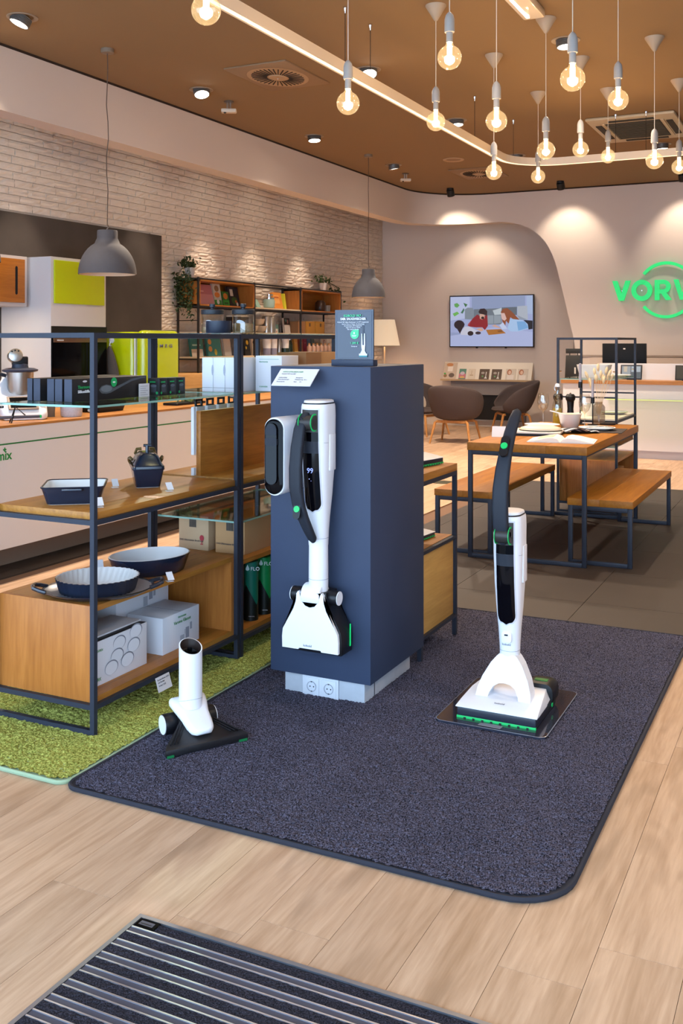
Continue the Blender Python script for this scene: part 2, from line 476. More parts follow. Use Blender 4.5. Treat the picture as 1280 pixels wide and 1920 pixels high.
# free-hanging fascia: straight along the left, round the corner, S-curve down the back wall
def fascia_path():
    P = [(-5.56, y, 3.15) for y in (-1.0, 4, 8, 11, 12.4, 13.0)]
    cx, cy, r = -4.56, 13.42, 1.0
    for i in range(0, 17):
        a = PI - (PI / 2) * i / 16
        P.append((cx + r * math.cos(a), cy + r * math.sin(a), 3.155 + .05 * i / 16))
    S = [(-4.45, 3.208), (-4.34, 3.198), (-4.23, 3.18), (-4.13, 3.152), (-4.03, 3.113), (-3.93, 3.055), (-3.85, 2.99), (-3.77, 2.905), (-3.71, 2.815), (-3.655, 2.71), (-3.61, 2.59), (-3.575, 2.47), (-3.535, 2.31), (-3.497, 2.16), (-3.44, 1.92), (-3.396, 1.73), (-3.31, 1.34), (-3.2, .83), (-3.02, 0), (3.5, 0)]
    for x, z in S: P.append((x, 14.42, z))
    return P
FP = fascia_path(); mb = MB(); T = .2; rings = []
for i, (x, y, z) in enumerate(FP):
    a = Vector(FP[max(0, i - 1)][:2]); b = Vector(FP[min(len(FP) - 1, i + 1)][:2]); d = (b - a).normalized(); n = Vector((-d.y, d.x))   # outward (behind)
    rings.append([(x, y, z), (x, y, K), (x + n.x * T, y + n.y * T, K), (x + n.x * T, y + n.y * T, z)])
mb.loft(rings)
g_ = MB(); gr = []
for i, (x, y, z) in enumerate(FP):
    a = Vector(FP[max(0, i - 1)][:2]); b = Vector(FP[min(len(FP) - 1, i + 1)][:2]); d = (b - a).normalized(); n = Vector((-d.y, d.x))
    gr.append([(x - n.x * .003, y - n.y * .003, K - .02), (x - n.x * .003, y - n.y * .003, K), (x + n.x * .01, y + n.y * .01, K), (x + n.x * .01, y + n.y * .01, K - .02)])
g_.loft(gr).build('shadow_strip', mat('painted_shadow', '2E2018', .9), kind='structure', label='dark strip painted as shadow between fascia and ceiling')  # dark strip stands in for the shade line under the ceiling
MB.build(mb, 'wall_feature', PLASTER, kind='structure', smooth=True, ang=30, label='curved plaster fascia sweeping down the back wall')
MB().box(-3.3, 3.5, 14.395, 14.42, 1.2, 1.225).build('trim_2', mat('trim_line', '9B8B80', .7), kind='structure', label='thin ledge along the wall under the green logo')
pl = MB()
for i in range(9): pl.box(-3.1 + i * .72, -3.1 + i * .72 + .712, 14.405, 14.42, .05, 1.195)
pl.build('wall_cladding', mat('cladding', 'CBBBAF', .6), label='pale wall panels behind the reception desk', kind='structure')

# ---------------------------------------------------------------- rugs and entrance mat
RUGD = speckle('charcoal_pile', '14131A', '615E70', 240); RUGG = speckle('green_pile', '666A28', 'B6B660', 170)
def inside_rr(x, y, x0, x1, y0, y1, rad):
    if x < x0 or x > x1 or y < y0 or y > y1: return False
    for cx, cy, sx, sy, r in rad:
        if (x - cx) * sx > 0 and (y - cy) * sy > 0 and math.hypot(x - cx, y - cy) > r: return False
    return True
def rug(name, label, x0, x1, y0, y1, corners, pile, edge, cell, amp):
    """corners: radius for SW, SE, NE, NW"""
    t = thing(name, label, 'rug', ((x0 + x1) / 2, (y0 + y1) / 2, 0))
    ox, oy = t.location.x, t.location.y
    cs = [(x0, y0, 1, 1, 180), (x1, y0, -1, 1, 270), (x1, y1, -1, -1, 0), (x0, y1, 1, -1, 90)]
    path = []; rad = []
    for (cx, cy, sx, sy, a0), r in zip(cs, corners):
        qx, qy = cx + sx * r, cy + sy * r
        rad.append((qx, qy, -sx, -sy, r - .012))
        for i in range(9):
            a = math.radians(a0 + 90 * i / 8); path.append((qx + r * math.cos(a) - ox, qy + r * math.sin(a) - oy))
    MB().prism(path, 'Z', .0005, .009).build('backing', edge, t)
    ring = [(x, y, .007) for x, y in path]; ring.append(ring[0]); ring.append(ring[1])
    MB().tube(ring, .0075, 6).build('edge_binding', edge, t, smooth=True)
    b = MB(); nx, ny = int((x1 - x0) / cell), int((y1 - y0) / cell); V = {}
    rng = random.Random(3)
    for i in range(nx + 1):
        for j in range(ny + 1):
            x, y = x0 + .01 + (x1 - x0 - .02) * i / nx, y0 + .01 + (y1 - y0 - .02) * j / ny
            if inside_rr(x, y, x0 + .008, x1 - .008, y0 + .008, y1 - .008, rad):
                V[i, j] = b.bm.verts.new((x - ox + rng.uniform(-.3, .3) * cell, y - oy + rng.uniform(-.3, .3) * cell, .0125 + rng.uniform(-amp, amp)))
    for (i, j) in list(V):
        q = [V.get(k) for k in ((i, j), (i + 1, j), (i + 1, j + 1), (i, j + 1))]
        if all(q): b.bm.faces.new(q)
    b.build('pile', pile, t, kind='stuff', recalc=False)
    return t
rug('rug', 'charcoal short pile rug with rounded corner under the display column', -2.185, -.6, 2.45, 4.995, (.05, .16, .05, .02), RUGD, mat('charcoal_binding', '262732', .9), .0072, .003)
rug('rug', 'green pile rug with pale edge under the near shelf unit', -3.1, -2.195, 2.462, 4.9, (.02, .04, .02, .02), RUGG, mat('sage_binding', '93A88A', .9), .0085, .0042)

t = thing('entrance_mat', 'striped aluminium and carpet entrance mat in the floor', 'door mat', (-.5, 1.25, 0))
MB().box(-1.03, -1.018, -.75, .74, .0, .006).box(-1.018, 1.2, .728, .74, 0, .006).build('mat_frame', mat('mat_edge', '8A8E9A', .4, .8), t)
MB().box(-1.018, 1.2, -.75, .728, .0, .0015).build('mat_tray', BLACK, t)
CSTRIP = speckle('mat_pile', '14141A', '3C3A44', 300); RUBBER = mat('grey_rubber', '3F3F4C', .6)
c0 = MB(); nn = 240
rngm = random.Random(5); g0 = [[c0.bm.verts.new((-1.015 + 2.21 * i / nn, -.0145 + .029 * j / 4, .006 + rngm.uniform(-.0012, .0012))) for j in range(5)] for i in range(nn + 1)]
for i in range(nn):
    for j in range(4): c0.bm.faces.new((g0[i][j], g0[i + 1][j], g0[i + 1][j + 1], g0[i][j + 1]))
c0 = c0.build('carpet_strip', CSTRIP, t, recalc=False)
r0 = MB().box(-1.015, 1.195, -.0125, -.0085, .0, .0075).box(-1.015, 1.195, .0085, .0125, 0, .0075).build('profile_rail', ALU, t)
r1 = MB().box(-1.015, 1.195, -.0085, .0085, 0, .0055).build('rubber_insert', RUBBER, r0)
for k in range(26):
    y = .705 - k * .0555
    for src, dy in ((c0, 0), (r0, -.0278)):
        o = src if k == 0 else src.copy()
        if k: COL.objects.link(o); o.parent = t
        o.location = (0, y + dy, 0)
        if src is r0 and k:
            q = r1.copy(); COL.objects.link(q); q.parent = o
MB().box(-1.012, -.955, .692, .722, .0, .0085).build('badge', BGLOSS, t)
decal('badge_print', [('55555E', R(-.02, -.008, .02, .008)), ('15151A', R(-.016, -.004, .016, -.001))], t, faceZ(-.985, .707, .0086))
# ================================================================ CEILING
LAMPF = mat('lamp_face', 'FFF1DC', .4, emit=14); TRIMB = mat('spot_trim', 'A08D78', .5, .2); HEAT = mat('heat_sink', '6F6A66', .5, .4)
def aim(o, d): o.rotation_euler = Vector(d).to_track_quat('-Z', 'Y').to_euler()
def spot_light(parent, loc, d, watt, size=75, blend=.6, col=(1, .82, .64), rad=.045):
    l = bpy.data.lights.new('lamp', 'SPOT'); l.energy = watt; l.spot_size = math.radians(size); l.spot_blend = blend; l.color = col; l.shadow_soft_size = rad
    o = bpy.data.objects.new('lamp', l); COL.objects.link(o); o.parent = parent; o.location = loc; aim(o, d); return o

def gimbal(x, y, d, label, watt=None, size=125, group='recessed ceiling spotlights', blend=1.0):
    t = thing('ceiling_spotlight', label, 'spotlight', (x, y, K), 0, group)
    MB().lathe([(.075, -.001), (.105, -.001), (.105, -.006), (.085, -.006), (.075, -.001)], seg=32, cap0=False, cap1=False).build('trim_ring', TRIMB, t, smooth=True)
    q = Vector((0, 0, -1)).rotation_difference(Vector(d).normalized()).to_matrix().to_4x4(); M = Matrix.Translation((0, 0, .005)) @ q
    h = MB()
    for k in range(5): h.lathe([(.058, -.006 - k * .009), (.072, -.006 - k * .009), (.072, -.011 - k * .009), (.058, -.011 - k * .009)], seg=24)
    h.lathe([(.06, 0), (.06, -.05), (.07, -.052), (.07, -.06), (.062, -.06)], seg=24, cap1=False)
    h.xform(M).build('heat_sink', HEAT, t, smooth=True)
    MB().lathe([(.062, -.057), (.062, -.0575)], seg=24).xform(M).build('lamp_face', LAMPF, t)
    p = M @ Vector((0, 0, -.075))
    spot_light(t, p, d, (2.6 if size > 100 else 1.3) * watt, size, blend)
    return t

down = (0, 0, -1)
for n, (x, y, d, w) in enumerate(((-4.985, 5.18, (-.3, -.3, -1), 100), (-5.0, 7.37, (.3, -.25, -1), 90), (-5.03, 9.577, (.12, -.1, -1), 90), (-4.95, 11.578, (.1, .2, -1), 100))):
    gimbal(x, y, d, 'round recessed ceiling spotlight above the kitchen island, %s from the front' % ('first', 'second', 'third', 'fourth')[n], w)
for n, (x, y, d, w) in enumerate(((-3.4, 7.424, (.3, -.35, -1), 45), (-3.38, 9.514, (.1, -.05, -1), 80), (-3.37, 11.631, (-.1, .1, -1), 90))):
    gimbal(x, y, d, 'round recessed ceiling spotlight between square vent and light rail, %s from the front' % ('first', 'second', 'third')[n], w)
for n, (x, y, d, w) in enumerate(((-1.757, 7.345, (.06, -.05, -1), 45), (-1.71, 11.693, (.05, .1, -1), 70))):
    gimbal(x, y, d, 'round recessed ceiling spotlight %s' % ('among the globe bulbs over the dining table', 'beyond the air conditioner')[n], w)
# unseen spots, added to brighten the front and the right side
for n, (x, y, d) in enumerate(((-3.4, 5.2, (.1, -.2, -1)), (-3.4, 3.1, (.35, .1, -1)), (-1.75, 5.2, (.15, -.1, -1)), (-1.75, 3.1, (.15, -.1, -1)), (-.15, 3.1, (.05, 0, -1)), (-.15, 5.2, (.05, 0, -1)), (-.15, 7.4, (0, 0, -1)), (-.15, 9.6, (0, 0, -1)), (-5, 3.1, (.4, .2, -1)), (1.45, 3.1, (-.2, 0, -1)), (1.45, 5.2, (-.2, 0, -1)), (1.45, 7.4, (-.2, 0, -1)), (1.45, 9.6, (-.1, 0, -1)))):
    gimbal(x, y, d, 'added unseen ceiling spotlight beyond the picture edge, %s of thirteen' % ('first', 'second', 'third', 'fourth', 'fifth', 'sixth', 'seventh', 'eighth', 'ninth', 'tenth', 'eleventh', 'twelfth', 'last')[n], 4 if n < 9 else 30)
# wall washers in the gap behind the fascia
for n, (x, y, d, w) in enumerate(((-6.58, 7.2, (0, 0, -1), 60), (-6.58, 9.1, (0, 0, -1), 60), (-6.58, 10.4, (0, 0, -1), 50), (-6.58, 11.6, (0, 0, -1), 50), (-6.58, 12.9, (0, 0, -1), 50))):
    gimbal(x, y, d, 'wall washing spotlight in the gap over the brick wall, %s from the front' % ('first', 'second', 'third', 'fourth', 'fifth')[n], w, 58, 'wall washers', .5)
for n, (x, y, d, w) in enumerate(((-5.2, 15.3, (0, .3, -1), 26),)):
    gimbal(x, y, d, 'wall washing spotlight in the alcove above the television', w, 92, 'wall washers', .6)
# black surface spots in front of the feature wall
BLK = mat('black_metal', '1C1A1A', .5, .3)
for n, (x, y) in enumerate(((-4.97, 13.72), (-3.37, 13.78), (-1.75, 13.78), (-.15, 13.78))):
    t = thing('surface_spotlight', 'black cylinder spotlight on the ceiling before the feature wall, %s' % ('left of the square vents', 'above the desk end', 'above the green logo', 'at the far right')[n], 'spotlight', (x, y, K), 0, 'black wall spots')
    MB().cyl((0, 0, 0), (0, 0, -.03), .05, seg=24).build('base', BLK, t, smooth=True)
    q = Vector((0, 0, -1)).rotation_difference(Vector((0, .5, -.87))).to_matrix().to_4x4(); M = Matrix.Translation((0, 0, -.03)) @ q
    MB().lathe([(.052, .01), (.055, 0), (.055, -.085), (.048, -.085), (.044, -.07)], seg=24, cap1=False).xform(M).build('barrel', BLK, t, smooth=True)
    MB().lathe([(.045, -.07), (.045, -.0705)], seg=20).xform(M).build('lamp_face', LAMPF, t)
    spot_light(t, M @ Vector((0, 0, -.095)), (0, .62, -.8), WASH_W, 80, .6, (1, .84, .66))

# ---------------------------------------------------------------- globe bulbs on cords
SOCK = mat('socket_white', '98938F', .55); CORD = mat('cord_white', 'C9BBA8', .7); CONE = mat('canopy_beige', 'A8937C', .6)
GLOBE = clearglass('bulb_glass', 'FFFAF0', .25, .02, emit=.17); FIL = mat('filament', 'FFD08A', .5, emit=60); FILC = mat('filament_core', 'FFE2B0', .5, emit=12)
t = thing('globe_bulb_pendant', 'x', 'pendant lamp', (0, 0, 0), 0, 'globe bulb pendants')
can = MB().lathe([(.07, 0), (.07, -.006), (.012, -.1), (.004, -.105)], seg=28).build('canopy', CONE, t, smooth=True, ang=50)
cord = MB().cyl((0, 0, 0), (0, 0, 1), .0026, seg=6).build('cord', CORD, t)
sock = MB().lathe([(.004, .158), (.012, .15), (.02, .14), (.0255, .12), (.0265, .06), (.0255, .052), (.017, .052), (.017, .0)], seg=20).build('socket', SOCK, t, smooth=True)
prof = [(.016, .012), (.017, -.004)] + [(.0625 * math.sin(a), -.0775 + .0625 * math.cos(a)) for a in [math.radians(v) for v in range(22, 180, 10)]] + [(.001, -.14)]
glob = MB().lathe(prof, seg=28, cap0=False).build('bulb', GLOBE, t, smooth=True)
MB().tube([(0, 0, -.02), (0, 0, -.085)], .0125, 10).build('filament', FIL, glob, smooth=True)
MB().tube([(0, 0, -.02), (0, 0, .0)], .012, 8).tube([(0, 0, -.095), (0, 0, -.112)], .007, 8).build('filament_stem', FILC, glob, smooth=True)
l = bpy.data.lights.new('lamp', 'POINT'); l.energy = BULB_W; l.color = (1, .7, .4); l.shadow_soft_size = .03
lo = bpy.data.objects.new('lamp', l); COL.objects.link(lo); lo.parent = t; lo.location = (0, 0, -.06)
rows = {'left': (-2.35, ((3.5, 2.81), (4.87, 2.713), (6.211, 2.879), (7.482, 2.74), (8.789, 2.898))),
        'middle': (-1.762, ((4.855, 2.884), (5.66, 2.716), (6.794, 2.739), (7.856, 2.93), (8.935, 3.056))),
        'right': (-1.157, ((4.982, 2.734), (6.174, 2.887), (7.568, 2.746), (8.894, 2.909)))}
first = True
for rn, (x, lst) in rows.items():
    for k, (y, z) in enumerate(lst):
        o = t if first else copy_tree(t); first = False
        o.location = (x, y, z + .0775)
        o['label'] = 'lit clear globe bulb on a cord, %s of three rows, %s from the front' % (rn, ('first', 'second', 'third', 'fourth', 'fifth')[k])
        for ch in o.children:
            if ch.name.startswith('canopy'): ch.location.z = K - (z + .0775)
            if ch.name.startswith('cord'): ch.location.z = .155; ch.scale.z = K - .1 - (z + .0775 + .155)

# ---------------------------------------------------------------- grey dome pendants
DOME = mat('concrete_grey', '45444A', .8, noise=.08, nscale=40); DOMEI = mat('dome_inside', 'D9C3A6', .7); CORDB = mat('cord_brown', '57453A', .7)
def dome(y, zb, r, lab, wig):
    t = thing('dome_pendant', lab, 'pendant lamp', (-4.95, y, K), 0, 'grey dome pendants')
    h = zb - K
    MB().lathe([(.05, 0), (.05, -.028), (.046, -.032), (.004, -.034)], seg=24).build('canopy', mat('canopy_grey', '7C6A58', .6), t, smooth=True)
    pts = [(math.sin(i * 1.7) * wig * math.sin(PI * i / 10), 0, -.03 + (h + .375 + .03) * i / 10) for i in range(11)]
    MB().tube(pts, .0035, 6).build('cord', CORDB, t, smooth=True)
    MB().tube([(0, 0, h + .38), (.012, 0, h + .365), (0, 0, h + .35), (-.01, 0, h + .34), (0, 0, h + .335)], .005, 6).build('hook', CHROME, t, smooth=True)
    out = [(.004, .338), (.072, .336), (.077, .328), (.078, .275), (.085, .262)] + [(r * math.sin(a), .262 * math.cos(a) ** 1.0) for a in [math.radians(v) for v in range(26, 91, 8)]] + [(r, 0)]
    out = [(x, z + h) for x, z in out]
    MB().lathe(out, seg=40, cap1=False).build('shade', DOME, t, smooth=True, ang=50)
    MB().lathe([(x - .006 if x > .02 else x, z - .006 if z > h + .01 else z) for x, z in out if z < h + .27], seg=40, cap0=True, cap1=False).build('shade_lining', DOMEI, t, smooth=True)
    MB().lathe([(.012, .2 + h), (.02, .19 + h), (.03, .15 + h), (.03, .12 + h), (.012, .1 + h), (.002, .097 + h)], seg=16).build('bulb', WHITEM, t, smooth=True)
dome(6.034, 1.93, .218, 'grey dome pendant over the kitchen island in front of the lime cupboard door', .012)
dome(10.818, 1.945, .2, 'grey dome pendant hanging before the alcove corner', .004)
dome(4.64, 1.93, .218, 'grey dome pendant cut off by the left edge of the picture', .004)

# ---------------------------------------------------------------- light rail on cables
RAIL = mat('rail_white', 'D8C8B4', .45)
P = [(-2.9, y, 3.225) for y in (1.0, 4, 7, 9.45)] + [(-2.4 - .5 * math.cos(a), 9.45 + .5 * math.sin(a), 3.225) for a in [PI / 2 * i / 10 for i in range(1, 11)]] + [(0, 9.95, 3.225), (3.3, 9.95, 3.225)]
t = thing('light_rail', 'long white light rail bent round a corner, hung on thin cables', 'light rail', (-2.9, 9.45, K))
Pl = [(a + 2.9, b - 9.45, c - K) for a, b, c in P]
MB().sweep(Pl, [(-.03, .04), (.03, .04), (.03, -.03), (.022, -.03), (.022, -.026), (-.022, -.026), (-.022, -.03), (-.03, -.03)]).build('rail_body', RAIL, t)
MB().sweep([(a, b, c - .03) for a, b, c in Pl], [(-.014, .0035), (.014, .0035), (.014, .0), (-.014, .0)]).build('light_slot', mat('slot_glow', 'FFE3B8', .5, emit=.8), t)
for x, y in ((-2.9, 4.6), (-2.9, 5.966), (-2.9, 6.37), (-2.9, 8.658), (-2.86, 9.75), (-1.889, 9.95), (-1.6, 9.95), (.5, 9.95)):
    c = MB().cyl((x + 2.9, y - 9.45, 0), (x + 2.9, y - 9.45, -.385), .0022, seg=6).build('cable', BLK, t)
    MB().lathe([(.014, 0), (.014, -.012), (.006, -.03), (.003, -.045)], (x + 2.9, y - 9.45, 0), 12).build('cable_clamp', CHROME, c, smooth=True)
# ---------------------------------------------------------------- square swirl vents, ring, sensors, cassette
VENT = mat('vent_brown', '8A6E52', .75); VSLOT = mat('vent_slot', '2E2218', .9); VLITE = mat('vent_light', 'A88A6A', .7)
def vent(x, y, lab):
    t = thing('swirl_vent', lab, 'air vent', (x, y, K), 0, 'square swirl vents')
    MB().box(-.29, .29, -.39, .39, -.014, 0).build('plate', VENT, t, bevel=.004)
    MB().lathe([(.235, -.014), (.24, -.017), (.075, -.019)], seg=40, sy=1.3, cap0=False).build('dish', VLITE, t, smooth=True)
    MB().lathe([(.07, -.019), (.068, -.026), (.002, -.027)], seg=28, sy=1.3).build('hub', VLITE, t, smooth=True)
    MB().lathe([(.008, -.026), (.006, -.031)], seg=10).build('screw', CHROME, t)
    b = MB().box(.085, .205, -.0045, .0045, -.0225, -.018).build('slot', VSLOT, t); me = b.data
    for k in range(34):
        o = b if k == 0 else bpy.data.objects.new('slot', me)
        if k: COL.objects.link(o); o.parent = t
        a = 2 * PI * k / 34
        o.rotation_euler = (0, 0, math.atan2(1.3 * math.sin(a), math.cos(a))); s = math.hypot(math.cos(a), 1.3 * math.sin(a)); o.scale = (s, 1, 1)
vent(-4.155, 7.26, 'square brown ceiling vent with radial slots, the nearer one'); vent(-4.17, 12.62, 'square brown ceiling vent with radial slots, the farther one')
t = thing('ceiling_speaker', 'flat round ceiling grille ring before the far vent', 'speaker', (-4.145, 11.564, K))
MB().lathe([(.09, -.004), (.12, -.012), (.13, -.006), (.13, 0)], seg=32, cap0=False, cap1=False).build('ring', VLITE, t, smooth=True)
MB().lathe([(.1, -.003), (.1, -.004)], seg=32).build('grille', VENT, t)
for n, (x, y) in enumerate(((-5.014, 7.844), (-5.059, 12.238))):
    t = thing('motion_sensor', 'small white sensor on a ceiling stem, %s one' % ('nearer', 'farther'  )[n], 'sensor', (x, y, K), .5, 'ceiling sensors')
    MB().cyl((0, 0, 0), (0, 0, -.012), .045, seg=20).build('base', mat('sensor_base', '5B4A3A', .5), t, smooth=True)
    MB().cyl((-.012, 0, -.01), (-.012, 0, -.075), .011, seg=10).cyl((.014, 0, -.01), (.014, 0, -.075), .009, seg=10).build('stem', BRUSH, t, smooth=True)
    h = MB().cbox(0, 0, -.09, .14, .075, .035).build('housing', mat('sensor_white', 'CDBBA5', .5), t, bevel=.008)
    MB().lathe([(.014, -.105), (.011, -.115), (.001, -.118)], (-.035, -.02, 0), 12).build('lens', BLACK, t, smooth=True)
t = thing('air_conditioner', 'flat ceiling air conditioner cassette with dark grille', 'air conditioner', (-1.775, 10.62, K))
ACW = mat('ac_body', 'B3A185', .5); ACG = mat('ac_grille', '2A241C', .8)
MB().box(-.43, .43, -.61, .61, -.035, 0).build('panel', ACW, t, bevel=.02)
MB().box(-.26, .26, -.4, .4, -.042, -.03).build('grille', ACG, t)
for k in range(13): MB().box(-.255, .255, -.39 + k * .063, -.378 + k * .063, -.046, -.041).build('grille_bar', mat('ac_bar', '4A4030', .7), t)
for sx, sy, w, d in ((-.345, 0, .06, .7), (.345, 0, .06, .7), (0, -.5, .44, .06), (0, .5, .44, .06)):
    MB().cbox(sx, sy, -.036, w, d, .012).build('louvre', ACG, t); 
MB().box(-.3, -.27, -.42, .42, -.044, -.03).box(.27, .3, -.42, .42, -.044, -.03).build('grille_frame', ACW, t)
t = thing('emergency_lamp', 'translucent white ceiling lamp cut off by the top edge of the picture', 'lamp', (-1.79, 6.3, K))
MB().box(-.075, .075, -.32, .3, -.06, 0).build('housing', mat('em_white', 'D9C7AE', .3, coat=.4), t, bevel=.015)
MB().cbox(-.03, 0, -.0605, .02, .5, .004).build('tube', mat('em_glow', 'FFF0D8', .4, emit=5), t)
# ================================================================ DISPLAY COLUMN AND VACUUM CLEANERS
COLM = mat('column_grey', '2D3850', .6, bump=.12, bscale=700); CONC = mat('concrete_plinth', 'A9ACB4', .75, noise=.1, nscale=30)
t = thing('display_column', 'tall blue grey display column on a concrete plinth', 'display column', (-1.81, 3.77, 0))
MB().box(-.222, .222, -.28, .28, .093, 1.321).build('column_body', COLM, t, bevel=.0025)
pl = MB().box(-.168, .185, -.255, .21, .0, .093).build('plinth', CONC, t, bevel=.001)
MB().box(.1855, .1875, -.165, -.163, .0, .093).build('plinth_joint', DARKGREY, pl)
sp = MB().box(-.085, .075, -.263, -.254, .005, .09).build('socket_plate', mat('socket_white2', 'C9CBD3', .4), t, bevel=.002)
for cx in (-.042, .034):
    q = MB().box(cx - .032, cx + .032, -.266, -.262, .014, .08).build('socket', mat('socket_white2', 'C9CBD3', .4), t, bevel=.001)
    MB().lathe([(.021, 0), (.021, .002), (.018, .002), (.018, -.004), (.001, -.004)], seg=24, cap0=False).xform(Matrix.Translation((cx, -.266, .047)) @ Matrix.Rotation(PI / 2, 4, 'X')).build('socket_well', mat('socket_shade', '9A9DA8', .5), q, smooth=True)
    MB().cyl((cx - .007, -.2622, .047), (cx - .007, -.2665, .047), .0028, seg=8).cyl((cx + .009, -.2622, .047), (cx + .009, -.2665, .047), .0028, seg=8).cbox(cx, -.266, .066, .006, .004, .004).cbox(cx, -.266, .028, .006, .004, .004).build('socket_contacts', BLACK, q)

# price card clipped to the column
t = thing('price_card', 'white slanted price card on the upper front of the column', 'price card', (-1.885, 3.485, 1.29))
M = Matrix(((1, 0, 0, -.0), (0, .78, -.626, -.055), (0, .626, .78, -.012), (0, 0, 0, 1)))
MB().obox(M, .172, .1, .003).build('card', PAPER, t)
MB().obox(Matrix.Translation((0, -.022, -.01)), .03, .05, .004).build('clip', WHITE, t)
Mp = M @ Matrix.Translation((0, 0, .0016))
for y, x0, w, s in ((.032, -.06, .1, .011), (.018, -.06, .1, .007)): pass
lettering('AKKU-STAUBSAUGER', .0095, GREENTXT, t, Mp @ Matrix.Translation((-.068, .028, 0)))
lettering('Kobold VK7 mit EB7', .0075, GREYTXT, t, Mp @ Matrix.Translation((-.068, .016, 0)))
for k, (x, y, s) in enumerate(((-.072, -.006, 'Lieferumfang'), (-.072, -.017, 'Akku-Staubsauger'), (-.072, -.03, 'Gesamtpreis'), (.005, -.006, 'Einzelpreis'), (.005, -.017, 'Finanzierung  36 x'), (.005, -.03, 'Rate      35,-'))):
    lettering(s, .0072, GREYTXT, t, Mp @ Matrix.Translation((x, y, 0)))

# acrylic sign on the column
t = thing('acrylic_sign', 'dark blue acrylic sign with a vacuum picture on top of the column', 'sign', (-1.718, 3.62, 1.321))
MB().box(-.094, .092, -.022, .022, 0, .026).build('sign_base', mat('sign_base', '2A3348', .5), t, bevel=.002)
MB().box(-.085, .085, -.004, .004, .022, .226).build('acrylic_panel', mat('sign_navy', '252B3E', .1, coat=.15), t)
Ms = faceY(0, -.0042, .022)
W2 = 'D8DAE8'
decal('sign_print', [('4A5068', R(-.078, .008, -.0772, .196)), ('4A5068', R(.0772, .008, .078, .196)), ('4A5068', R(-.078, .1952, .078, .196)), ('4A5068', R(-.078, .008, .078, .0088)),
    ('4CC08A', EL(.003, .105, .019, .019)), ('4CC08A', R(.003, .105, .022, .124)),
    (W2, [(.034, .108), (.036, .109), (.037, .108), (.039, .06), (.033, .06)]), (W2, [(.046, .108), (.048, .109), (.05, .108), (.051, .06), (.045, .06)]), (W2, [(.033, .062), (.051, .062), (.049, .04), (.036, .04)]),
    (W2, [(.036, .042), (.048, .042), (.056, .026), (.028, .026)]), (W2, R(.024, .02, .06, .028)), ('3C7F88', R(.025, .014, .06, .02)), ('1A2030', R(.0415, .1, .0435, .14)), (W2, EL(.003, .11, .0035, .0045, 8)), (W2, R(-.007, .1, .013, .102)), (W2, R(-.005, .096, .011, .0975))], t, Ms)
for y, s, tx, m in ((.176, .0125, 'KOBOLD VK7 -', mat('mint_print', '4CC08A', .6)), (.163, .0125, 'DER SAUGWISCHER', WTXT), (.152, .0066, 'Kobold VK7 Akku-Staubsauger mit SP7 Saugwischer', WTXT), (.1445, .0062, 'Entfernt feinsten Staub, Verschmutzung,', WTXT), (.1375, .0062, 'die Innovation: SP7 Saugwischer', WTXT), (.1305, .0062, 'saugt und wischt in einem', WTXT), (.1235, .0062, 'fuer saubere Boeden', WTXT)):
    lettering(tx, s, m, t, Ms @ Matrix.Translation((-.002, y, .004)), align='CENTER', bold=.0003 if s > .01 else 0)
lettering('1.299 €', .012, MATS['mint_print'], t, Ms @ Matrix.Translation((.003, .066, .004)), align='CENTER', bold=.0003)
lettering('Einzelpreis', .006, WTXT, t, Ms @ Matrix.Translation((.003, .055, .004)), align='CENTER')

# ---------------------------------------------------------------- vacuum parts
SECT = ((0, .074, .074, 0), (.05, .077, .08, 0), (.11, .083, .092, 0), (.19, .094, .116, 0), (.29, .104, .138, 0), (.40, .11, .15, .0), (.50, .111, .154, 0), (.535, .109, .151, 0), (.545, .105, .146, 0))
def sect(z):
    for a, b in zip(SECT, SECT[1:]):
        if z <= b[0]:
            f = (z - a[0]) / (b[0] - a[0]); return tuple(a[i] + (b[i] - a[i]) * f for i in (1, 2))
    return SECT[-1][1:3]
def front_y(z, x, off=.0015):
    w, d = sect(z); r = .46 * w; fx = max(0, abs(x) - (w / 2 - r))
    return -(d / 2) + r - math.sqrt(max(0, r * r - fx * fx)) - off
def patch(z0, z1, hw, n=10, off=.0015, round_bottom=False, xn=8):
    b = MB(); rows = []
    for i in range(n + 1):
        z = z0 + (z1 - z0) * i / n
        h = hw
        if round_bottom and z < z0 + hw: h = math.sqrt(max(1e-8, hw * hw - (z0 + hw - z) ** 2))
        rows.append([b.bm.verts.new((h * (2 * k / xn - 1), front_y(z, h * (2 * k / xn - 1), off), z)) for k in range(xn + 1)])
    for a, c in zip(rows, rows[1:]):
        for k in range(xn): b.bm.faces.new((a[k], a[k + 1], c[k + 1], c[k]))
    return b
GLINE = mat('seam_grey', '9FA2AE', .6); WINDOW = mat('smoked_window', '08070C', .07, spec=.2)
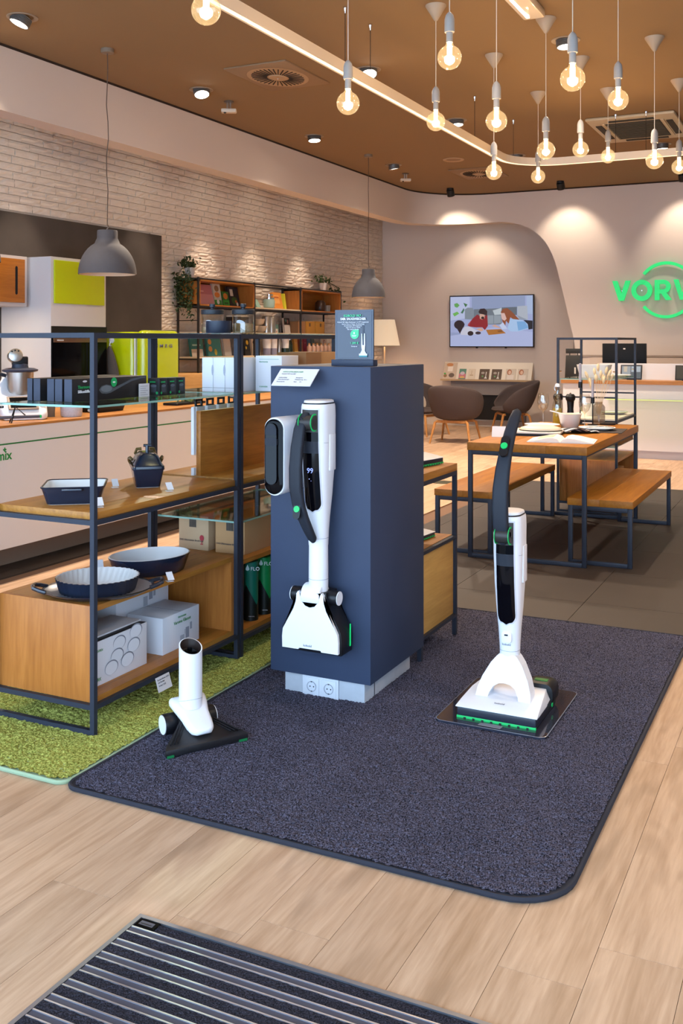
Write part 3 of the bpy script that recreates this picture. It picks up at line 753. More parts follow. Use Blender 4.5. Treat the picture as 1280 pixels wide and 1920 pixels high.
def vac_body(t, zb, oy=0, digits=None):
    M = Matrix.Translation((0, oy, zb))
    rings = []
    for z, w, d, cy in SECT: rings.append([(x, y, z) for x, y in rrect(w, d, .46 * w, 6)])
    top = [(x, y, z + .012 - .16 * (y)) if False else (x, y, z) for x, y, z in rings[-1]]
    body = MB().loft(rings).xform(M).build('motor_body', WHITE, t, smooth=True, ang=40)
    lid = MB().loft([[(x, y + .004, .545 + .001 + .004) for x, y in rrect(.096, .136, .044, 6)], [(x, y + .004, .558) for x, y in rrect(.092, .132, .042, 6)], [(x, y + .004, .56) for x, y in rrect(.08, .12, .036, 6)]]).xform(M).build('top_cap', WHITE, t, smooth=True, ang=40)
    MB().prism(rrect(.098, .14, .045, 6, 0, .004), 'Z', .544, .55).xform(M).build('cap_gap', BLACK, t)
    patch(.135, .36, .034, 24, .0015, True).xform(M).build('dust_window', WINDOW, t, smooth=True)
    rim = patch(.129, .53, .0385, 40, .0006, True).xform(M).build('window_rim', mat('rim_grey', 'C9C9D2', .4), t, smooth=True)
    patch(.36, .405, .034, 6, .002).xform(M).build('bag_latch', DARKGREY, t, smooth=True)
    patch(.405, .44, .034, 5, .0012).xform(M).build('latch_gap', BGLOSS, t, smooth=True)
    patch(.44, .525, .034, 8, .0018).xform(M).build('pivot_cover', mat('brown_black', '2B2624', .5), t, smooth=True)
    # seams
    for z in (.03,):
        w, d = sect(z); MB().loft([[(x, y, zz) for x, y in rrect(w + e, d + e, .46 * w, 6)] for zz, e in ((z - .0008, .0), (z - .0008, .0012), (z + .0008, .0012), (z + .0008, 0))], False, False).xform(M).build('seam', GLINE, t)
    s = MB().loft([[(x, y, z - .22 * (x)) for x, y in rrect(sect(z)[0] + .0012, sect(z)[1] + .0012, .46 * sect(z)[0], 6) if x > .042] for z in (.41, .4115)], False, False, closed=False).xform(M).build('seam', GLINE, t)
    # side plate
    MB().cbox(.0545, .01, .36, .006, .05, .14).xform(M).build('side_plate', WHITE, t, bevel=.0025)
    if digits:
        lettering(digits, .028, mat('blue_digits', '8E9CFF', .5, emit=.55), t, M @ faceY(-.013, front_y(.29, 0, .0026), .285), extrude=.0002, bold=.0)
        decal('indicator', [('A9B4FF', EL(.0, 0, .0016, .0016, 8)), ('A9B4FF', EL(.008, -.007, .0011, .0011, 8))], t, M @ faceY(-.004, front_y(.265, 0, .0022), .262), emit=1.2)
    return M

def arm_strip(pts, w, th):
    """bent flat band; pts: (y,z), band width along X"""
    b = MB(); rings = []
    for i, (x, y, z, ww) in enumerate(pts):
        a = Vector(pts[max(0, i - 1)][1:3]); c = Vector(pts[min(len(pts) - 1, i + 1)][1:3]); d = (c - a).normalized(); n = Vector((-d.y, d.x))
        ring = []
        for u, v in rrect(ww, th, th * .42, 4): ring.append((x + u, y + n.x * v, z + n.y * v))
        rings.append(ring)
    return b.loft(rings)

def pivot(t, M, x=0):
    y = front_y(.475, 0, 0)
    MB().cyl((-.03, y - .008, .478), (.03, y - .008, .478), .028, seg=24).xform(M).build('pivot_drum', mat('brown_black', '2B2624', .5), t, smooth=True)
    MB().cyl((.0255, y - .008, .478), (.0275, y - .008, .478), .034, seg=28).cyl((-.0275, y - .008, .478), (-.0255, y - .008, .478), .034, seg=28).xform(M).build('pivot_ring', GREEN, t, smooth=True)

# wall-hung cleaner on the column
t = thing('cordless_vacuum', 'white cordless vacuum with folded dark handle hung on the column front', 'vacuum cleaner', (-1.772, 3.41, 0))
M = vac_body(t, .635, digits='99'); pivot(t, M)
pts = [(-.012, -.075, 1.142, .03), (-.018, -.092, 1.128, .042), (-.024, -.108, 1.09, .046), (-.03, -.118, 1.02, .05), (-.033, -.124, .94, .052), (-.032, -.124, .87, .052), (-.026, -.116, .81, .05), (-.014, -.1, .755, .045), (-.002, -.08, .705, .04), (.006, -.064, .672, .034), (.008, -.055, .662, .02)]
arm = arm_strip(pts, .05, .026).build('handle_arm', DARKGREY, t, smooth=True, ang=50)
MB().cyl((-.022, -.11, 1.118), (-.022, -.102, 1.118), .016, seg=20).build('arm_bolt', BGLOSS, arm, smooth=True)
Mb = Matrix.Translation((-.024, -.129, .79)) @ Matrix.Rotation(math.radians(-13), 4, 'X')
MB().prism(rrect(.03, .075, .014, 6), 'Y', -.002, .003).xform(Mb).build('button_plate', BLACK, arm)
MB().lathe([(.0125, 0), (.012, .003), (.001, .004)], seg=24).xform(Mb @ Matrix.Translation((0, -.002, .0)) @ Matrix.Rotation(PI / 2, 4, 'X')).build('button', GREEN, arm, smooth=True)
lettering('kobold', .013, GREYTXT, t, faceY(-.026, -.0375, .675))
MB().lathe([(.037, .425), (.038, .5), (.0378, .56), (.037, .64)], seg=28).build('tube', WHITE, t, smooth=True)
MB().lathe([(.0384, .506), (.0384, .508)], seg=28, cap0=False, cap1=False).build('seam', GLINE, t)
# floor head
ZB = .238
sil = [(-.058, .452), (-.06, .425), (-.07, .395), (-.105, .335), (-.118, .31), (-.121, .28), (-.12, ZB)]
poly = sil + [(-.05, ZB), (-.046, ZB + .006), (.046, ZB + .006), (.05, ZB)] + [(-x, z) for x, z in sil[::-1]] + [(.05, .462), (.044, .452), (.036, .425), (.02, .408), (0, .403), (-.02, .408), (-.036, .425), (-.044, .452), (-.05, .462)]
nh = MB(); OX = -.012
def ngon_prism(b, poly, y0, y1):
    a = [b.bm.verts.new((x + OX, y0, z)) for x, z in poly]; c = [b.bm.verts.new((x + OX, y1, z)) for x, z in poly]
    b.bm.faces.new(a); b.bm.faces.new(c[::-1])
    for i in range(len(a)):
        j = (i + 1) % len(a); b.bm.faces.new((a[i], a[j], c[j], c[i]))
    bmesh.ops.triangulate(b.bm, faces=[f for f in b.bm.faces if len(f.verts) > 4])
    return b
ngon_prism(nh, poly, -.05, -.036).build('nozzle_cover', WHITE, t)
big = [(-.062, .46), (-.066, .43), (-.076, .4), (-.112, .34), (-.126, .312), (-.129, .28), (-.127, ZB - .008), (.127, ZB - .008), (.129, .28), (.126, .312), (.112, .34), (.076, .4), (.066, .43), (.062, .46)]
ngon_prism(MB(), big, -.036, .058).build('nozzle_base', BLACK, t, bevel=.006)
MB().box(.1165, .1185, .035, .042, .25, .335).build('nozzle_light', mat('green_led', '12B060', .4, emit=.5), t)
for s in (-1, 1):
    wh = MB().cyl((OX + s * .055, .002, .437), (OX + s * .1, .002, .437), .029, seg=28).build('wheel', BLACK, t, bevel=.004)
    MB().cyl((OX + s * .0995, .002, .437), (OX + s * .102, .002, .437), .0265, seg=28).build('wheel_cap', WHITE, wh)
MB().cyl((OX - .041, -.006, .44), (OX + .041, -.006, .44), .048, seg=28).build('joint', WHITE, t, bevel=.006)
lettering('kobold', .013, GREYTXT, t, faceY(-.04, -.0505, .252))

# capsule charger
t = thing('wall_charger', 'white and glossy black capsule shaped dock on the column left of the vacuum', 'charging dock', (-1.905, 3.49, .98))
cap = [(x, z) for x, z in rrect(.088, .30, .0439, 10)]
MB().loft([[(x * s, y, z * s2) for x, z in cap] for y, s, s2 in ((0, .96, .98), (-.15, 1, 1), (-.185, 1, 1), (-.19, .97, .99))]).build('dock_shell', WHITE, t, smooth=True, ang=50)
cap2 = rrect(.078, .287, .0389, 10)
MB().loft([[(x, -.188, z) for x, z in cap2], [(x, -.196, z) for x, z in cap2], [(x * .8, -.2, z * .95) for x, z in cap2]]).build('front_panel', BGLOSS, t, smooth=True, ang=50)
MB().loft([[(x - .002, -.197, z + .012) for x, z in rrect(.05, .235, .0245, 8)], [(x * .96 - .002, -.212, z * .99 + .012) for x, z in rrect(.05, .235, .0245, 8)]]).build('window', WINDOW, t, smooth=True, ang=50)
MB().prism(rrect(.05, .03, .006, 3, -.002, .058), 'Y', -.2135, -.2).build('latch', DARKGREY, t)
MB().prism([(x - .002, z + .1) for x, z in EL(0, 0, .024, .024, 16, 0, PI)] + [(-.026, .085), (.022, .085)], 'Y', -.2135, -.2).build('latch', DARKGREY, t)

# ---------------------------------------------------------------- mopping head (also used for the two spare heads on the low display)
def mop_head(t):
    # local: origin on the floor at the middle, front towards -Y; 30 x 33 cm
    MB().box(-.15, .15, -.165, -.155, .006, .02).build('mop_cloth', GREEN, t, bevel=.001)
    nt = MB()
    for k in range(8): nt.cbox(-.118 + k * .034, -.1655, .012, .008, .004, .008)
    nt.build('cloth_tabs', BLACK, t)
    MB().box(-.15, .15, -.163, .13, .012, .05).build('head_base', mat('navy_black', '1A1D2B', .4), t, bevel=.006)
    MB().loft([[(-.155, -.165, .05), (.155, -.165, .05), (.155, -.165, .054), (-.155, -.165, .054)],
               [(-.152, -.11, .045), (.152, -.11, .045), (.15, -.11, .066), (-.15, -.11, .066)],
               [(-.15, -.01, .045), (.15, -.01, .045), (.14, -.01, .083), (-.14, -.01, .083)],
               [(-.145, .09, .045), (.145, .09, .045), (.125, .09, .09), (-.125, .09, .09)],
               [(-.14, .125, .045), (.14, .125, .045), (.115, .122, .07), (-.115, .122, .07)]]).build('head_cover', WHITE, t, bevel=.008, bseg=3, ang=50)
    r = MB().loft([[(x, y, z) for x, z in rrect(.11, .085, .03, 5, .1, .062)] for y in (.06, .155)]).build('water_tank', BLACK, t, bevel=.004)
    MB().cbox(.1, .105, .1055, .05, .025, .003).build('tank_window', mat('tank_green', '2F7A3A', .3), r)
    MB().cyl((.154, .05, .035), (.157, .05, .035), .008, seg=10).build('release_button', GREEN, t)

t = thing('cordless_vacuum', 'upright white vacuum with raised dark handle standing on the glass plate', 'vacuum cleaner', (-1.1, 3.685, .009))
mop_head(t)
lettering('kobold', .014, GREYTXT, t, Matrix.Translation((-.02, -.118, .0665)) @ Matrix.Rotation(math.radians(10), 4, 'X'))
VX, VY = -.0, .02
M = vac_body(t, .205, VY, None); M = Matrix.Translation((VX, VY, .205)); pivot(t, M)
yk = [(-.03, .222), (-.042, .212), (-.06, .19), (-.088, .14), (-.102, .1), (-.108, .06), (-.062, .06), (-.056, .085), (-.042, .11), (-.022, .122), (0, .125), (.022, .122), (.042, .11), (.056, .085), (.062, .06), (.108, .06), (.102, .1), (.088, .14), (.06, .19), (.042, .212), (.03, .222)]
b = MB(); a = [b.bm.verts.new((x, VY - .034 + (.225 - z) * -.4, z)) for x, z in yk]; c = [b.bm.verts.new((x, VY + .022 + (.225 - z) * -.36, z)) for x, z in yk]
b.bm.faces.new(a); b.bm.faces.new(c[::-1])
for i in range(len(a)): b.bm.faces.new((a[i], a[(i + 1) % len(a)], c[(i + 1) % len(a)], c[i]))
bmesh.ops.triangulate(b.bm, faces=[f for f in b.bm.faces if len(f.verts) > 4])
b.build('yoke', WHITE, t)
MB().prism(rrect(.04, .044, .012, 5, 0, 0), 'Y', -.004, .004).xform(Matrix.Translation((0, VY + front_y(.085, 0, .002), .29))).build('charge_latch', WHITE, t, bevel=.002)
MB().cbox(0, VY + front_y(.095, 0, .0075), .3, .013, .003, .005).build('charge_port', BLACK, t)
lettering('kobold', .012, GREYTXT, t, faceY(-.018, VY + front_y(.055, 0, .0014), .258))
pts = [(-.004, -.072 + VY, .655, .03), (-.006, -.085 + VY, .672, .054), (-.008, -.095 + VY, .72, .06), (-.009, -.1 + VY, .79, .062), (-.008, -.095 + VY, .86, .06), (-.004, -.08 + VY, .93, .056), (.0, -.05 + VY, 1.0, .05), (.004, -.012 + VY, 1.06, .046), (.008, .03 + VY, 1.11, .042), (.01, .06 + VY, 1.135, .036), (.01, .066 + VY, 1.139, .02)]
arm = arm_strip(pts, .05, .028).build('handle_arm', DARKGREY, t, smooth=True, ang=50)
MB().cyl((-.03, -.098 + VY, .69), (.03, -.098 + VY, .69), .011, seg=16).build('arm_bolt', BLACK, arm, smooth=True)
Mb = Matrix.Translation((.0, -.066 + VY, 1.012)) @ Matrix.Rotation(math.radians(-33), 4, 'X')
MB().prism(rrect(.032, .085, .015, 6), 'Y', -.012, .0).xform(Mb).build('button_plate', BLACK, arm)
MB().lathe([(.0135, 0), (.013, .003), (.001, .004)], seg=24).xform(Mb @ Matrix.Translation((0, -.012, 0)) @ Matrix.Rotation(PI / 2, 4, 'X')).build('button', GREEN, arm, smooth=True)

t = thing('glass_plate', 'dark glass floor plate under the upright vacuum', 'glass plate', (-1.11, 3.722, .0125))
MB().prism(rrect(.42, .52, .03, 6), 'Z', 0, .008).build('plate', mat('smoked_plate', '2A2D3A', .06, coat=.5), t)
MB().loft([[(x, y, .0082) for x, y in rrect(.42, .52, .03, 6)], [(x, y, .0086) for x, y in rrect(.414, .514, .028, 6)]], False, False).build('plate_edge', mat('plate_edge', '7A8496', .2, coat=.5), t)
decal('plate_print', [('8C909E', [(-.045, -.243), (.04, -.246), (.045, -.218), (.005, -.214), (-.04, -.218)]), ('6F7484', [(-.04, -.237), (.035, -.239), (.036, -.233), (-.04, -.231)]), ('6F7484', [(-.04, -.227), (.038, -.228), (.038, -.224), (-.04, -.223)])], t, faceZ(0, 0, .0084))

# ---------------------------------------------------------------- small nozzle demonstrator on the rug
t = thing('nozzle_display', 'short cut white vacuum tube with black triangular nozzle on the charcoal rug', 'vacuum nozzle', (-2.05, 2.955, .013), math.radians(58))
MB().loft([[(-.155, -.15, .003), (.155, -.15, .003), (.155, -.15, .028), (-.155, -.15, .028)], [(-.15, -.128, .003), (.15, -.128, .003), (.143, -.126, .033), (-.143, -.126, .033)], [(-.07, -.03, .005), (.07, -.03, .005), (.055, -.03, .07), (-.055, -.03, .07)], [(-.045, .04, .01), (.045, .04, .01), (.035, .04, .09), (-.035, .04, .09)]]).build('nozzle_base', mat('nozzle_black', '17161A', .45), t, bevel=.003)
for k in range(3):
    for s in (-1, 1): MB().tube([(s * (.128 - k * .014), -.128 + .002 * k, .036), (s * (.066 - k * .012), -.048 + .004 * k, .066)], .003, 6).build('nozzle_rib', BLACK, t, smooth=True)
MB().box(.118, .15, -.152, -.1495, .002, .01).box(-.15, -.125, -.152, -.1495, .002, .01).build('nozzle_tabs', mat('deep_green', '0A6B3A', .5), t)
sh = []
for y, z, w, th in ((.05, .128, .125, .03), (.03, .134, .14, .035), (.0, .124, .128, .04), (-.04, .102, .106, .04), (-.075, .084, .1, .038), (-.1, .072, .088, .032), (-.116, .062, .064, .02), (-.122, .058, .03, .01)):
    sh.append([(u, y + (v if False else 0), z + v) for u, v in rrect(w, th, th * .45, 4, 0, -th / 2)])
MB().loft(sh).build('nozzle_cover', WHITE, t, smooth=True, ang=50)
lettering('kobold', .013, GREYTXT, t, Matrix.Translation((-.02, -.078, .079)) @ Matrix.Rotation(math.radians(27), 4, 'X'))
for s in (-1, 1):
    wh = MB().cyl((s * .05, .02, .05), (s * .098, .02, .05), .036, seg=28).build('wheel', BLACK, t, bevel=.004)
    MB().cyl((s * .0975, .02, .05), (s * .1, .02, .05), .033, seg=28).build('wheel_cap', WHITE, wh)
rings = [[(.0415 * math.cos(a), .0415 * math.sin(a), z + s * math.sin(a)) for a in [2 * PI * i / 32 for i in range(32)]] for z, s in ((.105, -.0), (.128, -.012), (.318, .018))]
MB().loft(rings, True, False).build('tube', WHITE, t, smooth=True, ang=50)
rin = [[(r * math.cos(a), r * math.sin(a), z + s * math.sin(a)) for a in [2 * PI * i / 32 for i in range(32)]] for r, z, s in ((.0415, .318, .018), (.0375, .318, .018), (.0372, .285, .018))]
MB().loft(rin[:2], False, False).build('tube_rim', WHITE, t, smooth=True)
MB().loft(rin[1:], False, True).build('tube_core', mat('brown_core', '2A1F1C', .4), t)
MB().cbox(0, 0, .298, .032, .036, .012).cbox(0, .008, .306, .014, .01, .012).build('connector', BGLOSS, t)
MB().loft([[(.0418 * math.cos(a), .0418 * math.sin(a), z - .012 * math.sin(a)) for a in [2 * PI * i / 32 for i in range(32)]] for z in (.1285, .13)], False, False).build('seam', GLINE, t)

# ---------------------------------------------------------------- low display stand behind the column
t = thing('display_stand', 'low steel and oak display stand half hidden behind the column', 'display stand', (-1.86, 4.31, 0))
for x in (-.24, .24):
    for y in (-.225, .225): MB().box(x - .01, x + .01, y - .01, y + .01, .012, .8).build('leg', STEEL, t)
for y in (-.225, .225): MB().box(-.23, .23, y - .01, y + .01, .78, .8).build('rail', STEEL, t)
for x in (-.24, .24):
    for z0, z1 in ((.78, .8), (.475, .49), (.1, .115)): MB().box(x - .01, x + .01, -.215, .215, z0, z1).build('rail', STEEL, t)
MB().box(-.25, .25, -.235, .235, .8, .834).build('top_board', OAKY, t, bevel=.001)
MB().box(-.23, .23, -.215, .215, .475, .493).build('shelf_board', OAKY, t)
MB().box(-.23, .236, -.215, .215, .115, .475).build('cupboard', woodmat('oak_pale_y', 'C69A58', 'A87F42', 'Y', .5), t, bevel=.001)
t = thing('mop_head', 'white spare mopping head with green rim on top of the low stand', 'vacuum head', (-1.775, 4.41, .834), PI / 2 - .2); mop_head(t); t.scale = (.62, .62, .62)
t = thing('mop_head', 'black spare head with green edge on the lower shelf of the stand', 'vacuum head', (-1.79, 4.36, .493), PI / 2 - .1); mop_head(t); t.scale = (.6, .6, .45)
# ================================================================ NEAR SHELF UNITS
def pane(name, x0, x1, y0, y1, z, t, th=.008):
    g = MB().box(x0, x1, y0, y1, z - th, z).build(name, GLASS, t)
    e = MB()
    e.box(x0 - .0004, x0, y0, y1, z - th, z).box(x1, x1 + .0004, y0, y1, z - th, z).box(x0, x1, y0 - .0004, y0, z - th, z).box(x0, x1, y1, y1 + .0004, z - th, z)
    e.build('pane_edge', GEDGE, g)
    return g
S = .0095
def frame(t, w, d, levels, runners=True):
    """steel frame: w along X, d along Y, origin at floor centre"""
    for x in (-w / 2, w / 2):
        for y in (-d / 2, d / 2): MB().box(x - S, x + S, y - S, y + S, (.011 if runners else 0), 1.451).build('post', STEEL, t)
    for z in levels:
        for x in (-w / 2, w / 2): MB().box(x - S, x + S, -d / 2 + S, d / 2 - S, z - .018, z).build('rail', STEEL, t)
        for y in (-d / 2, d / 2): MB().box(-w / 2 + S, w / 2 - S, y - S, y + S, z - .018, z).build('rail', STEEL, t)
    if runners:
        for y in (-d / 2, d / 2): MB().box(-w / 2 + S, w / 2 - S, y - S, y + S, .011, .029).build('runner', STEEL, t)
    for x in (-w / 2, w / 2):
        for y in (-d / 2, d / 2):
            for z in (1.172,):
                sx = 1 if x < 0 else -1
                MB().cyl((x + sx * S, y * .985, z), (x + sx * (S + .02), y * .985, z), .005, seg=8).build('shelf_pin', CHROME, t)
def openbox(t, w, d, z0, z1, th=.02, name='oak_box'):
    """box open towards +X"""
    b = MB().box(-w / 2, w / 2, -d / 2, -d / 2 + th, z0, z1).build('end_panel', OAKZ, t, bevel=.0008)
    MB().box(-w / 2, w / 2, d / 2 - th, d / 2, z0, z1).build('end_panel', OAKZ, t)
    MB().box(-w / 2, w / 2, -d / 2 + th, d / 2 - th, z1 - th, z1).build('top_panel', OAKY, t)
    MB().box(-w / 2, w / 2, -d / 2 + th, d / 2 - th, z0, z0 + th).build('bottom_panel', OAKY, t)
    MB().box(-w / 2, -w / 2 + .01, -d / 2 + th, d / 2 - th, z0 + th, z1 - th).build('back_panel', OAKY, t)

AX, AY = -2.6, 3.286
t = thing('shelf_unit', 'black steel shelf unit with oak boards and blue dishes at the left front', 'shelf', (AX, AY, 0), 0, 'steel and oak shelf units')
frame(t, .47, .957, (1.451, .779, .119))
MB().box(-.235 + .002, .235 - .002, -.468, .468, .779, .804).build('shelf_board', OAKY, t, bevel=.0008)
openbox(t, .452, .935, .119, .466)
pane('glass_shelf', -.225, .225, -.466, .466, 1.188, t)

BX, BY = -2.6, 4.262
t = thing('shelf_unit', 'black steel shelf unit with upright oak board behind the display column', 'shelf', (BX, BY, 0), 0, 'steel and oak shelf units')
frame(t, .47, .935, (1.451, .779, .099))
MB().box(-.233, .233, -.457, .457, .779, .804).build('shelf_board', OAKY, t, bevel=.0008)
MB().box(-.012, .012, -.452, .452, .804, 1.1).build('divider_board', woodmat('oak_dark_y', 'B9752E', '8A5420', 'Y'), t, bevel=.0008)
MB().box(-.028, -.013, -.47, -.452, .9, 1.118).box(-.028, -.013, -.47, -.452, .806, .84).build('label_strip', PAPER, t)
openbox(t, .452, .913, .099, .435)
pane('glass_shelf', -.225, .225, -.455, .455, .61, t)
pane('glass_shelf', -.225, .225, -.455, .455, 1.188, t)
MB().box(-.226, .226, -.457, .457, 1.4515, 1.4575).build('glass_top', GLASS, t)

# ---------------------------------------------------------------- price stands
t = thing('price_stand', 'x', 'price stand', (0, 0, 0), 0, 'small price stands on the near shelf')
MB().box(-.012, .012, -.004, .022, 0, .0015).build('foot', mat('acrylic_white', 'D5D4DA', .3), t)
MB().obox(Matrix.Translation((0, .006, .019)) @ Matrix.Rotation(math.radians(42), 4, 'X'), .024, .036, .0015).build('card', PAPER, t)
for k, (x, y, z, rz, lab) in enumerate(((-2.432, 3.36, .804, 1.0, 'small white price stand right of the lidded loaf dish'), (-2.697, 3.34, .804, .9, 'small white price stand behind the rectangular dish'), (-2.43, 2.92, .804, .95, 'small white price stand in front of the rectangular dish'), (-2.35, 3.25, .466, 1.0, 'small white price stand by the oval blue bowl'), (-2.745, 3.3, .466, .8, 'small white price stand behind the fluted dish'))):
    o = t if k == 0 else copy_tree(t)
    o.location = (x, y, z); o.rotation_euler = (0, 0, rz); o['label'] = lab; o.scale = (1.1, 1.1, 1.1)
t = thing('price_card', 'white price card hanging from the lowest shelf rail', 'price card', (-2.345, 3.19, .098))
Mc = Matrix.Translation((.006, 0, -.012)) @ Matrix.Rotation(math.radians(72), 4, Vector((0, 1, 0))) @ Matrix.Rotation(PI / 2, 4, 'Z')
MB().obox(Mc, .088, .056, .0015).build('card', PAPER, t)
for k, (s, yy) in enumerate((('Brotbackform 34,90', .014), ('mit Deckel', .004), ('Artikel 2145', -.008))): lettering(s, .009, GREYTXT, t, Mc @ Matrix.Translation((-.036, yy, .001)))

# ---------------------------------------------------------------- dishes
def rim_tube(b, ring, r): ring = ring + ring[:2]; b.tube(ring, r, 6); return b
def tray_dish(t, w, d, h, wb, db, th=.006, r=.025):
    o0, o1 = rrect(wb, db, r), rrect(w, d, r); i1, i0 = rrect(w - 2 * th, d - 2 * th, r), rrect(wb - 2 * th, db - 2 * th, r)
    MB().loft([[(x, y, .002) for x, y in o0], [(x, y, h) for x, y in o1]], True, False).build('dish_wall', NAVY, t, smooth=True, ang=40)
    MB().loft([[(x, y, h) for x, y in o1], [(x, y, h) for x, y in i1], [(x, y, .008) for x, y in i0]], False, True).build('dish_inside', CREAMEN, t, smooth=True, ang=40)
    MB().loft([[(x, y, 0) for x, y in rrect(wb * .97, db * .97, r)], [(x, y, .003) for x, y in rrect(wb * .97, db * .97, r)]]).build('foot_ring', mat('raw_clay', 'CFC8C2', .8), t)
    rim_tube(MB(), [(x, y, h) for x, y in o1], .0035).build('rim', NAVY, t, smooth=True)
t = thing('baking_dish', 'rectangular navy baking dish, cream inside, on the middle board', 'baking dish', (-2.622, 3.005, .804), math.radians(36))
tray_dish(t, .232, .235, .066, .195, .198)
for s in (-1, 1): MB().prism(rrect(.08, .022, .008, 4, 0, s * .122), 'Z', .055, .064).build('handle', NAVY, t, bevel=.002)

t = thing('loaf_dish', 'deep navy lidded loaf dish with glazed brown handles', 'baking dish', (-2.63, 3.465, .804), math.radians(42))
tray_dish(t, .128, .2, .078, .1, .165, r=.015)
MB().loft([[(x, y, .08) for x, y in rrect(.132, .204, .016)], [(x, y, .09) for x, y in rrect(.132, .204, .016)], [(x, y, .094) for x, y in rrect(.118, .19, .016)], [(x, y, .13) for x, y in rrect(.088, .15, .02)], [(x, y, .142) for x, y in rrect(.06, .12, .02)]]).build('lid', NAVY, t, smooth=True, ang=35)
MB().cyl((0, -.02, .138), (0, -.02, .172), .008).cyl((-.016, -.02, .172), (.018, -.02, .172), .006).build('lid_knob', NAVY, t, smooth=True)
OLIVE = mat('olive_glaze', '5A4A2A', .12, coat=.6)
for s in (-1, 1):
    MB().tube([(s * .062, .07, .085), (s * .07, .065, .1), (s * .072, .05, .112), (s * .068, .035, .116), (s * .06, .02, .108)], .0065, 8).build('handle', OLIVE, t, smooth=True)
    MB().tube([(s * .03, .085, .11), (s * .042, .088, .13), (s * .036, .085, .146), (s * .016, .08, .148)], .007, 8).build('lid_handle', OLIVE, t, smooth=True)

t = thing('oval_platter', 'dark oval platter with side handles under the fluted dish', 'platter', (-2.49, 2.985, .466), math.radians(38))
MB().lathe([(.16, 0), (.17, .004), (.205, .02), (.208, .024), (.204, .024), (.17, .009), (.002, .008)], seg=48, sy=.82).build('plate', mat('charcoal_enamel', '232631', .25, coat=.3), t, smooth=True)
MB().lathe([(.198, .0225), (.17, .0105), (.002, .0095)], seg=48, sy=.82, cap0=False).build('plate_inside', mat('grey_enamel', '8F8D92', .3), t, smooth=True)
for s in (-1, 1): MB().tube([(s * .19, -.05, .022), (s * .215, -.045, .03), (s * .235, -.03, .036), (s * .24, 0, .038), (s * .235, .03, .036), (s * .215, .045, .03), (s * .19, .05, .022)], .008, 8).build('handle', MATS['charcoal_enamel'], t, smooth=True)
t = thing('quiche_dish', 'round fluted navy quiche dish, cream inside, on the oval platter', 'baking dish', (-2.495, 2.985, .4765), math.radians(38))
SEG = 80
MB().lathe([(.136, .0), (.138, .004), (.152, .052), (.154, .055)], seg=SEG, flute=.026, sy=.95, cap1=False).build('dish_wall', NAVY, t, smooth=True, ang=80)
MB().lathe([(.154, .055), (.149, .055), (.136, .006), (.002, .005)], seg=SEG, flute=.026, sy=.95, cap0=False).build('dish_inside', CREAMEN, t, smooth=True, ang=80)
t = thing('oval_bowl', 'oval navy bowl, cream inside, behind the fluted dish', 'bowl', (-2.535, 3.36, .466), math.radians(65))
MB().lathe([(.145, 0), (.15, .003), (.172, .062), (.176, .068), (.176, .072)], seg=48, sy=.74, cap1=False).build('dish_wall', NAVY, t, smooth=True, ang=50)
MB().lathe([(.176, .072), (.17, .073), (.166, .068), (.145, .008), (.002, .006)], seg=48, sy=.74, cap0=False).build('dish_inside', CREAMEN, t, smooth=True, ang=50)

# ---------------------------------------------------------------- boxes in the low oak box
WBOX = mat('box_white', 'DDDDE4', .5)
def carton(name, label, cat, x0, x1, y0, y1, z0, z1, m=WBOX, group=None, seam=True):
    t = thing(name, label, cat, ((x0 + x1) / 2, (y0 + y1) / 2, z0), 0, group)
    w, d, h = x1 - x0, y1 - y0, z1 - z0
    MB().box(-w / 2, w / 2, -d / 2, d / 2, 0, h).build('carton', m, t, bevel=.0012)
    if seam: MB().box(-w / 2 + .003, w / 2 - .003, -.0006, .0006, h - .0001, h + .0005).build('flap_seam', GREYTXT, t)
    return t
Z0 = .139
t = carton('product_box', 'white product box with ring prints in the low oak box', 'box', -2.62, -2.44, 2.845, 3.215, Z0, Z0 + .165, seam=False)
MB().box(-.05, .089, -.18, .18, .1652, .1662).build('dark_top', BLACK, t)
MB().box(-.09, .06, -.185, .185, .1662, .172).build('sleeve', WBOX, t, bevel=.001)
Mx = faceX(.0902, -.185, .0)
rp = []
for cx, cy in ((.2, .13), (.3, .15), (.185, .085), (.285, .1), (.15, .05), (.245, .055)):
    rp += [('7F8290', EL(cx, cy, .038, .027, 24)), ('DCDDE4', EL(cx - .002, cy - .002, .0355, .0245, 24))]
decal('ring_print', rp, t, Mx)
lettering('thermomix', .017, GREENTXT, t, Mx @ Matrix.Translation((.02, .128, .006))); lettering('VORWERK', .018, GREENTXT, t, Mx @ Matrix.Translation((.0, .02, .006)))
t = carton('product_box', 'white jar set box with green print at the right in the oak box', 'box', -2.62, -2.44, 3.32, 3.58, Z0, Z0 + .15)
Mx = faceX(.0902, -.13, 0)
lettering('thermomix', .013, GREENTXT, t, Mx @ Matrix.Translation((.1, .128, .004))); lettering('Varoma Glasset', .019, GREENTXT, t, Mx @ Matrix.Translation((.07, .106, .004)))
decal('jar_print', [('8C8F9C', R(.16, .03, .185, .075)), ('A9ABB6', R(.12, .02, .15, .05)), ('9A9CA8', R(.19, .06, .205, .09)), ('B9BAC4', R(.15, .05, .16, .07))], t, Mx)
t = carton('product_box', 'white jar box standing behind the jar set box', 'box', -2.8, -2.63, 3.26, 3.62, Z0, Z0 + .235)
Mx = faceX(.0852, -.18, 0)
decal('jar_print', [('8C8F9C', R(.22, .17, .245, .215)), ('A9ABB6', R(.18, .15, .21, .19)), ('9A9CA8', R(.25, .18, .265, .21)), ('3A3A40', R(.02, .03, .03, .05))], t, Mx)

